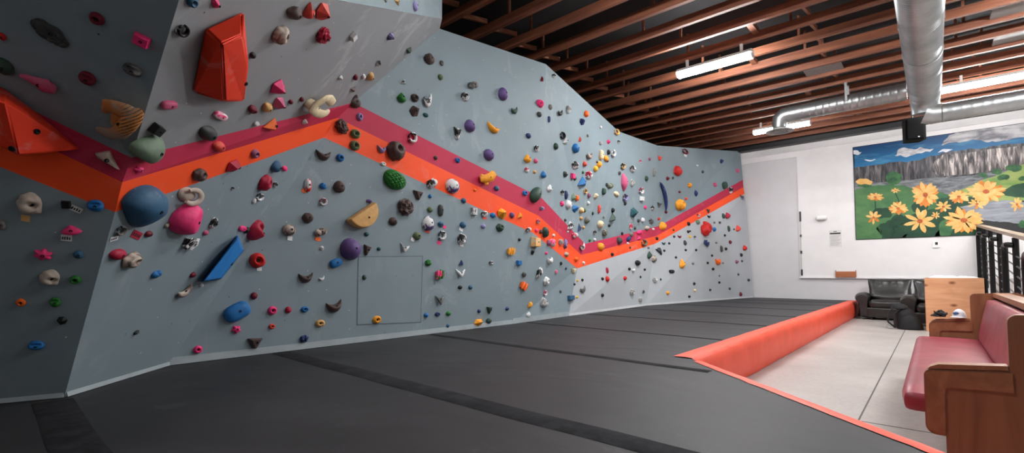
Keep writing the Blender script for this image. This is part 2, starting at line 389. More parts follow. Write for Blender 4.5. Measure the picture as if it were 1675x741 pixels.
def hmat(c):
    if c in _hm: return _hm[c]
    q = NT('hold_'+c); q.pr(.55, 0, .35)
    v = q.coord('Object')
    if c in TWO:
        a, b, _ = TWO[c]; f = q.noise(q.coord('Generated'), 1.9, 2, .5, .7)
        sft = .11 if c in ('bc', 'bw', 'og', 'gb', 'yw', 'wg', 'wp') else .035
        q.col(q.ramp(f, [(.5-sft, rgb(PAL[a])), (.5+sft, rgb(PAL[b]))]))
    elif c == 'pw2':
        sx = q.n('ShaderNodeSeparateXYZ'); q.l(q.coord('Generated'), sx.inputs[0]); f = q.noise(q.coord('Generated'), 3, 4)
        ad = q.n('ShaderNodeMath', operation='MULTIPLY_ADD'); q.l(f, ad.inputs[0]); ad.inputs[1].default_value = .35; q.l(sx.outputs['Y'], ad.inputs[2])
        q.col(q.ramp(ad.outputs[0], [(.66, rgb((112, 96, 132))), (.76, rgb((206, 200, 208)))]))
    elif c == 'tiger':
        w = q.n('ShaderNodeTexWave', bands_direction='X'); w.inputs['Scale'].default_value = 22; w.inputs['Distortion'].default_value = 1.2; w.inputs['Detail'].default_value = 1; w.inputs['Detail Scale'].default_value = 6
        q.l(q.coord('Object', (1, 1, 1), (0, 0, .75)), w.inputs['Vector']); st = q.ramp(w.outputs['Fac'], [(.16, (.014, .01, .008)), (.26, rgb((226, 148, 66)))])
        f = q.noise(v, 9, 3); gx = q.n('ShaderNodeSeparateXYZ'); q.l(q.coord('Generated'), gx.inputs[0])
        mk = q.ramp(gx.outputs['X'], [(.50, (0,0,0)), (.60, (1,1,1))]); st = q.mix(mk, rgb((206, 128, 58)), st)
        gy = q.ramp(gx.outputs['Y'], [(.18, (.9,.9,.9)), (.45, (.12,.12,.12))]); st = q.mix(gy, st, rgb((156, 146, 134)))
        q.col(q.mix(q.ramp(f, [(.55, (0,0,0)), (.72, (.6,.6,.6))]), st, rgb((176, 168, 158))))
    else:
        a = rgb(PAL[c]); f = q.noise(v, 30, 5); g = q.noise(v, 9, 6, .7)
        base = q.ramp(f, [(.3, tuple(x*.86 for x in a[:3])+(1,)), (.7, tuple(min(1, x*1.08) for x in a[:3])+(1,))])
        q.col(q.mix(q.ramp(g, [(.58, (0,0,0)), (.8, (.38,.38,.38))]), base, rgb((214, 208, 204))))
    q.bump(q.noise(v, 70, 4), .25, .004)
    _hm[c] = q.m; return q.m
M_BOLT = plain('bolt_steel', (26, 26, 28), .4, .6)
# ---------------------------------------------------------------- hold shapes: unit footprint (-.5 .. .5), height 0 .. 1
def half(sub, f=lambda p: p):
    bm = B(); bmesh.ops.create_icosphere(bm, subdivisions=sub, radius=.5)
    for v in bm.verts:
        if v.co.z < 0: v.co.z *= .02
        v.co.z *= 2
    for v in bm.verts: v.co = f(v.co)
    return bm
def s_blob(r, amp=.30):
    s = Vector((r.random()*50, r.random()*50, r.random()*50))
    return half(3, lambda p: Vector((p.x*(1+amp*noise.noise(p*1.9+s)), p.y*(1+amp*noise.noise(p*1.9-s)), p.z*(1+amp*noise.noise(p*2.4+s*2)))))
def s_dome(r): return s_blob(r, .07)
def s_egg(r): return half(3, lambda p: Vector((p.x*(1-.45*p.y), p.y, p.z*(1-.25*p.y))))
def s_tear(r): return half(3, lambda p: Vector((p.x*(.95-1.35*max(p.y, -.2) if p.y < .5 else .2), p.y, p.z*(.9-.9*p.y))))
def s_knob(r):
    s = Vector((r.random()*50, 3, 7))
    return half(4, lambda p: p*(1+.32*noise.noise(p*5+s)+.12*noise.noise(p*11+s)) if p.z > .0 else p*(1+.3*noise.noise(p*5+s)))
def s_lobes(r):
    n = r.choice((5, 6)); a0 = r.random()*6
    def f(p):
        a = math.atan2(p.y, p.x); k = 1+.24*math.cos(n*a+a0)*min(1, math.hypot(p.x, p.y)*3)
        return Vector((p.x*k*.86, p.y*k*.86, p.z))
    return half(3, f)
def s_disc(r):
    bm = B(); lathe(bm, [(0, .42), (.10, .42), (.15, .50), (.19, .80), (.27, 1.0), (.36, .9), (.45, .5), (.5, 0), (0, 0)], 22)
    s = Vector((r.random()*50, 2, 1))
    for v in bm.verts: k = 1+.10*noise.noise(v.co*3+s); v.co.x *= k; v.co.y *= k
    return bm
def hull(pts):
    bm = B(); vs = [bm.verts.new(p) for p in pts]; g = bmesh.ops.convex_hull(bm, input=vs)
    dead = [e for e in g['geom_interior']+g['geom_unused'] if isinstance(e, bmesh.types.BMVert)]
    bmesh.ops.delete(bm, geom=list(set(dead)), context='VERTS'); bmesh.ops.dissolve_limit(bm, angle_limit=.02, verts=bm.verts[:], edges=bm.edges[:])
    bmesh.ops.bevel(bm, geom=bm.edges[:], offset=.035, segments=2, profile=.6, affect='EDGES'); return bm
def s_wedge(r):
    n = r.choice((5, 6)); a0 = r.random()*6
    pts = [(.5*math.cos(a0+2*PI*i/n)*r.uniform(.85, 1.1), .5*math.sin(a0+2*PI*i/n)*r.uniform(.85, 1.1), z*.12) for i in range(n) for z in (0, 1)]
    x, y = r.uniform(-.15, .15), r.uniform(-.05, .2)
    return hull(pts+[(x-.15, y, 1), (x+.16, y+.06, .92), (x, y-.16, .75)])
def s_shard(r):
    return hull([(-.5, .42, 0), (.5, .34, 0), (.08, -.5, 0), (-.22, -.40, 0), (-.5, .42, .25), (.5, .34, .25), (-.30, .30, .95), (.25, .26, 1), (-.08, -.34, .85), (.1, -.45, .3)])
def s_tri(r):
    return hull([(-.5, -.45, 0), (.5, -.3, 0), (.05, .5, 0), (-.5, -.45, .12), (.5, -.3, .12), (.05, .5, .15), (0, -.2, 1), (.08, .12, .8)])
def s_cone(r): 
    return hull([(.5*math.cos(i*.9), .32*math.sin(i*.9)-.15, z) for i in range(7) for z in (0, .1)]+[(-.08, .5, .35), (.1, .45, .35), (.08, -.1, 1), (-.1, -.2, .95)])
def s_box(r): return hull([(x*.5, y*.5, 0) for x in (-1, 1) for y in (-1, 1)]+[(x*.42, y*.42, 1) for x in (-1, 1) for y in (-1, 1)])
def s_tooth(r):
    """crescent: pointed tips, scooped upper edge"""
    k = r.uniform(.7, 1.0)
    def f(p):
        h = math.sqrt(max(1e-6, .25-p.x*p.x)); s = min(1, max(0, (p.y/h+1)/2)) if h > .004 else .5; u = abs(2*p.x)
        y1, y0 = .14+.36*u**2*(k if p.x < 0 else 1), -.5+.80*u**2.8*(k if p.x < 0 else 1)
        return Vector((p.x, y0+(max(y1, y0+.02)-y0)*s, p.z*(.9+.35*s)))
    return half(4, f)
def arc(bm, a0, a1, R, rmax, taper, n=16, z=.3, sq=1.0, seg=10):
    pts, rs = [], []
    for i in range(n+1):
        t = i/n; a = a0+(a1-a0)*t; pts.append((R*math.cos(a), R*math.sin(a)*sq, z)); rs.append(rmax*(1-taper*abs(2*t-1)**2))
    tube(bm, pts, rs, seg)
def fit(bm, zk=1.0):
    lo = [min(v.co[i] for v in bm.verts) for i in range(3)]; hi = [max(v.co[i] for v in bm.verts) for i in range(3)]
    for v in bm.verts:
        v.co.x = (v.co.x-lo[0])/(hi[0]-lo[0])-.5; v.co.y = (v.co.y-lo[1])/(hi[1]-lo[1])-.5; v.co.z = (v.co.z-lo[2])/(hi[2]-lo[2])*zk
    return bm
def s_ring(r): bm = B(); arc(bm, -2.6, 2.0, .36, .12, .25); arc(bm, 2.2, 3.5, .3, .07, .5, 6, .25); return fit(bm)
def s_horn(r): bm = B(); arc(bm, -2.7, .3, .36, .15, .75, 16, .3, .8); return fit(bm)
def s_banana(r): bm = B(); arc(bm, -1.15, 1.15, .8, .16, .85, 18, .3); return fit(bm)
def s_bar(r): return half(3, lambda p: Vector((math.copysign(abs(p.x*2)**.55/2, p.x), math.copysign(abs(p.y*2)**.8/2, p.y), max(0, p.z)**.6)))
def s_bars(r):
    bm = B()
    for k in (-1, 0, 1) if r.random() < .6 else (-.7, .7):
        tube(bm, [(k*.32-.1, -.5+.06*abs(k), .3), (k*.32, 0, .42), (k*.32+.1, .5-.1*abs(k), .3)], [.11, .15, .11], 8)
    box(bm, -.42, .42, -.3, .3, 0, .25); return fit(bm)
def s_jug(r):
    def f(p):
        k = math.exp(-((p.x/.30)**2+((p.y-.20)/.13)**2))
        return Vector((math.copysign(abs(p.x*2)**.8/2, p.x), p.y, p.z*(1-.72*k)+(0.18*math.exp(-((p.y+.02)/.12)**2) if p.z > .1 else 0)))
    return half(4, f)
def s_pock(r):
    def f(p):
        k = math.exp(-((p.x-.05)**2+(p.y-.12)**2)/.022); return Vector((p.x*(1+.2*noise.noise(p*3)), p.y*(1+.2*noise.noise(p*3+p)), p.z*(1-.75*k)))
    return half(4, f)
def s_lip(r):
    """shell: overhanging lower lip with a hollow"""
    def f(p):
        k = math.exp(-((p.x-.12)/.22)**2-((p.y+.02)/.16)**2); q = p*(1+.3*noise.noise(p*3.1)); q.z = p.z*(1-.8*k); return q
    return half(4, f)
def s_two(r):
    bm = s_blob(r); w = [v.co.copy() for v in bm.verts]
    for v in bm.verts: v.co = Vector((v.co.x*.62-.19, v.co.y*.8-.08, v.co.z))
    b2_ = s_blob(r); me = bpy.data.meshes.new('t')
    for v in b2_.verts: v.co = Vector((v.co.x*.62+.19, v.co.y*.8+.10, v.co.z*.8))
    b2_.to_mesh(me); b2_.free(); bm.from_mesh(me); bpy.data.meshes.remove(me); return bm
def s_bird(r):
    return fit(hull([(-.5, .4, 0), (-.36, .3, .5), (-.1, -.1, .9), (-.05, -.5, .0), (.1, -.45, .5), (0, 0, 0)]) if r.random() < .4 else _vee())
def _vee():
    bm = B(); tube(bm, [(-.5, .42, .1), (-.2, .02, .35), (.0, -.32, .45), (.18, .05, .35), (.5, .40, .1)], [.05, .15, .2, .16, .05], 8); return bm
def s_weave(r):
    def f(p):
        u, v = (p.x+p.y)*5.2, (p.x-p.y)*5.2
        iu, iv = math.floor(u), math.floor(v); fu, fv = u-iu-.5, v-iv-.5
        e = fv if (iu+iv) % 2 else fu
        g = .13*(1-(2*abs(fu))**6)*(1-(2*abs(fv))**6)
        return Vector((p.x, p.y*(1-.35*p.x*(1 if p.y > 0 else .4)), p.z*(.85+g*1.6)))
    return half(5, f)
def s_moon(r):
    bm = B(); n = 20; lo, mid, hi = [], [], []
    for i in range(n+1):
        a = PI+PI*i/n; x, y = .5*math.cos(a), math.sin(a)
        lo.append((x, y*.93+.5, 0)); hi.append((x*.93, y*.84+.46, 1))
    return hull(lo+[(p[0], p[1], .45) for p in lo]+hi)
def s_club(r):
    bm = B(); tube(bm, [(-.5, .22, .35), (-.3, .20, .4), (-.05, .10, .45), (.2, -.05, .5), (.38, -.08, .45), (.5, -.08, .35)], [.09, .15, .20, .34, .34, .14], 12); return fit(bm)
def s_shark(r):
    return hull([(-.5, .30, 0), (.10, .5, 0), (.5, -.5, 0), (-.05, -.12, 0), (-.42, .05, 0), (-.45, .25, .45), (.06, .42, .9), (.40, -.42, .4), (-.05, -.02, 1), (.12, .1, .95)])
def s_bell(r):
    def f(p):
        y = max(p.y, -.30); k = 1-.55*max(0, y+.1); return Vector((p.x*k+.22*max(0, y), (y+.30)/.8-.5, p.z*(1-.25*max(0, y))))
    return half(4, f)
def s_cshape(r):
    bm = B(); pts = [(.42, -.40, .6), (.20, -.42, .6), (-.08, -.24, .55), (-.32, .02, .45), (-.30, .16, .45), (-.06, .40, .6), (.06, .36, .65), (.24, .16, .65), (.38, .0, .6)]
    P_ = []; 
    for i in range(len(pts)-1):
        for k in range(3): P_.append(Vector(pts[i]).lerp(Vector(pts[i+1]), k/3))
    P_.append(Vector(pts[-1]))
    tube(bm, P_, [.15 if i not in (0, len(P_)-1) else .10 for i in range(len(P_))], 14)
    tube(bm, [(-.30, .09, 0), (-.30, .09, .3), (-.28, .09, .5)], [.14, .17, .14], 12); return fit(bm)
def s_tiger(r):
    bm = B(); tube(bm, [(.42, .48, .3), (.34, .36, .45), (.22, .10, .5), (.08, -.18, .45), (-.14, -.38, .32), (-.5, -.42, .2)], [.10, .20, .22, .20, .15, .07], 16)
    tube(bm, [(.40, .30, .35), (.10, .36, .4), (-.16, .36, .38), (-.34, .32, .3), (-.38, .12, .2)], [.20, .20, .17, .15, .08], 14)
    tube(bm, [(.1, .22, .15), (-.12, .06, .18), (-.10, -.14, .15)], [.2, .16, .12], 12); return fit(bm)
def s_bigdome(r):
    def f(p):
        q = p.copy()
        if q.y < 0: q.x = q.x*(1+1.0*q.y) + (-.10*q.y) ; q.y *= 1.02
        if p.z > .05 and p.y < 0: q.z = p.z*(1+.55*p.y)
        return q
    return half(4, f)
def s_bigpink(r):
    """rounded lump with one flat face cut into it"""
    bm = half(4, lambda p: Vector((p.x*(1-.28*p.y), p.y*1.0, p.z)))
    n = Vector((.42, .12, .9)).normalized()
    for v in bm.verts:
        d = v.co.x*n.x+v.co.y*n.y+(v.co.z)*.45*n.z - .30
        if d > 0: v.co -= Vector((n.x, n.y, n.z*1.6))*d
    return bm
def s_shell(r):
    bm = B(); arc(bm, -2.2, 2.4, .38, .13, .4, 20, .45, .8, 10)
    bm2 = half(3); me = bpy.data.meshes.new('t')
    for v in bm2.verts: v.co = Vector((v.co.x*.75-.02, v.co.y*.62, v.co.z*.34))
    bm2.to_mesh(me); bm2.free(); bm.from_mesh(me); bpy.data.meshes.remove(me); return fit(bm)
def s_fin(r):
    bm = B(); pts = [(-.5, .30), (-.15, .22), (.02, .5), (.2, .18), (.5, -.5), (.32, -.42), (.05, -.12), (-.18, -.02)]
    lo = [bm.verts.new((x, y, 0)) for x, y in pts]; hi = [bm.verts.new((x*.8, y*.8+.03, 1 if i in (2, 3, 6) else .6)) for i, (x, y) in enumerate(pts)]
    bm.faces.new(lo[::-1]); bm.faces.new(hi)
    for i in range(8): bm.faces.new((lo[i], lo[(i+1) % 8], hi[(i+1) % 8], hi[i]))
    bmesh.ops.triangulate(bm, faces=bm.faces[:]); bmesh.ops.bevel(bm, geom=bm.edges[:], offset=.02, segments=1, affect='EDGES'); return bm
def s_spin(r): return half(3, lambda p: Vector((p.x*(1-1.7*p.y*p.y), p.y, p.z*(1-1.6*p.y*p.y))))
def s_pinch(r): return half(3, lambda p: Vector((p.x*(.75+.9*p.y*p.y), p.y, p.z*(.7+.9*p.y*p.y))))
def s_crown(r):
    bm = B(); tube(bm, [(-.4, -.1, .2), (-.1, -.05, .4), (.2, .1, .5), (.42, .36, .5)], [.2, .26, .27, .2], 9)
    tube(bm, [(-.1, -.1, .3), (-.02, -.4, .4)], [.2, .1], 8); tube(bm, [(-.2, 0, .3), (-.45, .12, .35)], [.16, .08], 8); return fit(bm)
def s_slab(r):
    s = Vector((r.random()*30, 1, 2))
    return half(4, lambda p: Vector((p.x*(1+.15*noise.noise(p*3+s)), p.y*(1+.25*noise.noise(p*4+s)), max(0, p.z)**.5*.7+.45*noise.noise(p*8+s)*(p.z > .2))))
SHP = dict(blob=(s_blob, 'rounded lumpy', .5), dome=(s_dome, 'smooth dome', .5), egg=(s_egg, 'egg-shaped', .5), tear=(s_tear, 'teardrop', .5), knob=(s_knob, 'knobbly', .5), lobes=(s_lobes, 'star-shaped', .4),
    disc=(s_disc, 'round disc', .38), wedge=(s_wedge, 'angular wedge', .55), shard=(s_shard, 'pointed shard', .4), tri=(s_tri, 'triangular fin', .5), cone=(s_cone, 'cone-shaped', .5), box=(s_box, 'boxy', .55),
    tooth=(s_tooth, 'crescent', .45), ring=(s_ring, 'hooked ring', .35), horn=(s_horn, 'curved horn', .35), banana=(s_banana, 'long bent', .6), bar=(s_bar, 'oblong', .45), bars=(s_bars, 'ribbed bar', .45),
    jug=(s_jug, 'scooped', .5), pock=(s_pock, 'pocketed', .55), lip=(s_lip, 'hollow shell', .55), two=(s_two, 'two-lobed', .5), bird=(s_bird, 'winged', .4), weave=(s_weave, 'basket-weave', .4), moon=(s_moon, 'half-moon', .45),
    cshape=(s_cshape, 'big C-shaped', .45), tiger=(s_tiger, 'big horned', .5), bigdome=(s_bigdome, 'giant bulging', .5), bigpink=(s_bigpink, 'giant cut-faced', .6), club=(s_club, 'club-shaped', .55), shark=(s_shark, 'shark-tooth', .5), bell=(s_bell, 'bell-shaped', .6), shell=(s_shell, 'open shell', .45), fin=(s_fin, 'sharp-finned', .4),
    spin=(s_spin, 'long spindle', .6), pinch=(s_pinch, 'narrow pinch', .6), crown=(s_crown, 'crown-like', .5), slab=(s_slab, 'flat pitted', .25), mini=(s_dome, 'little round', .5))
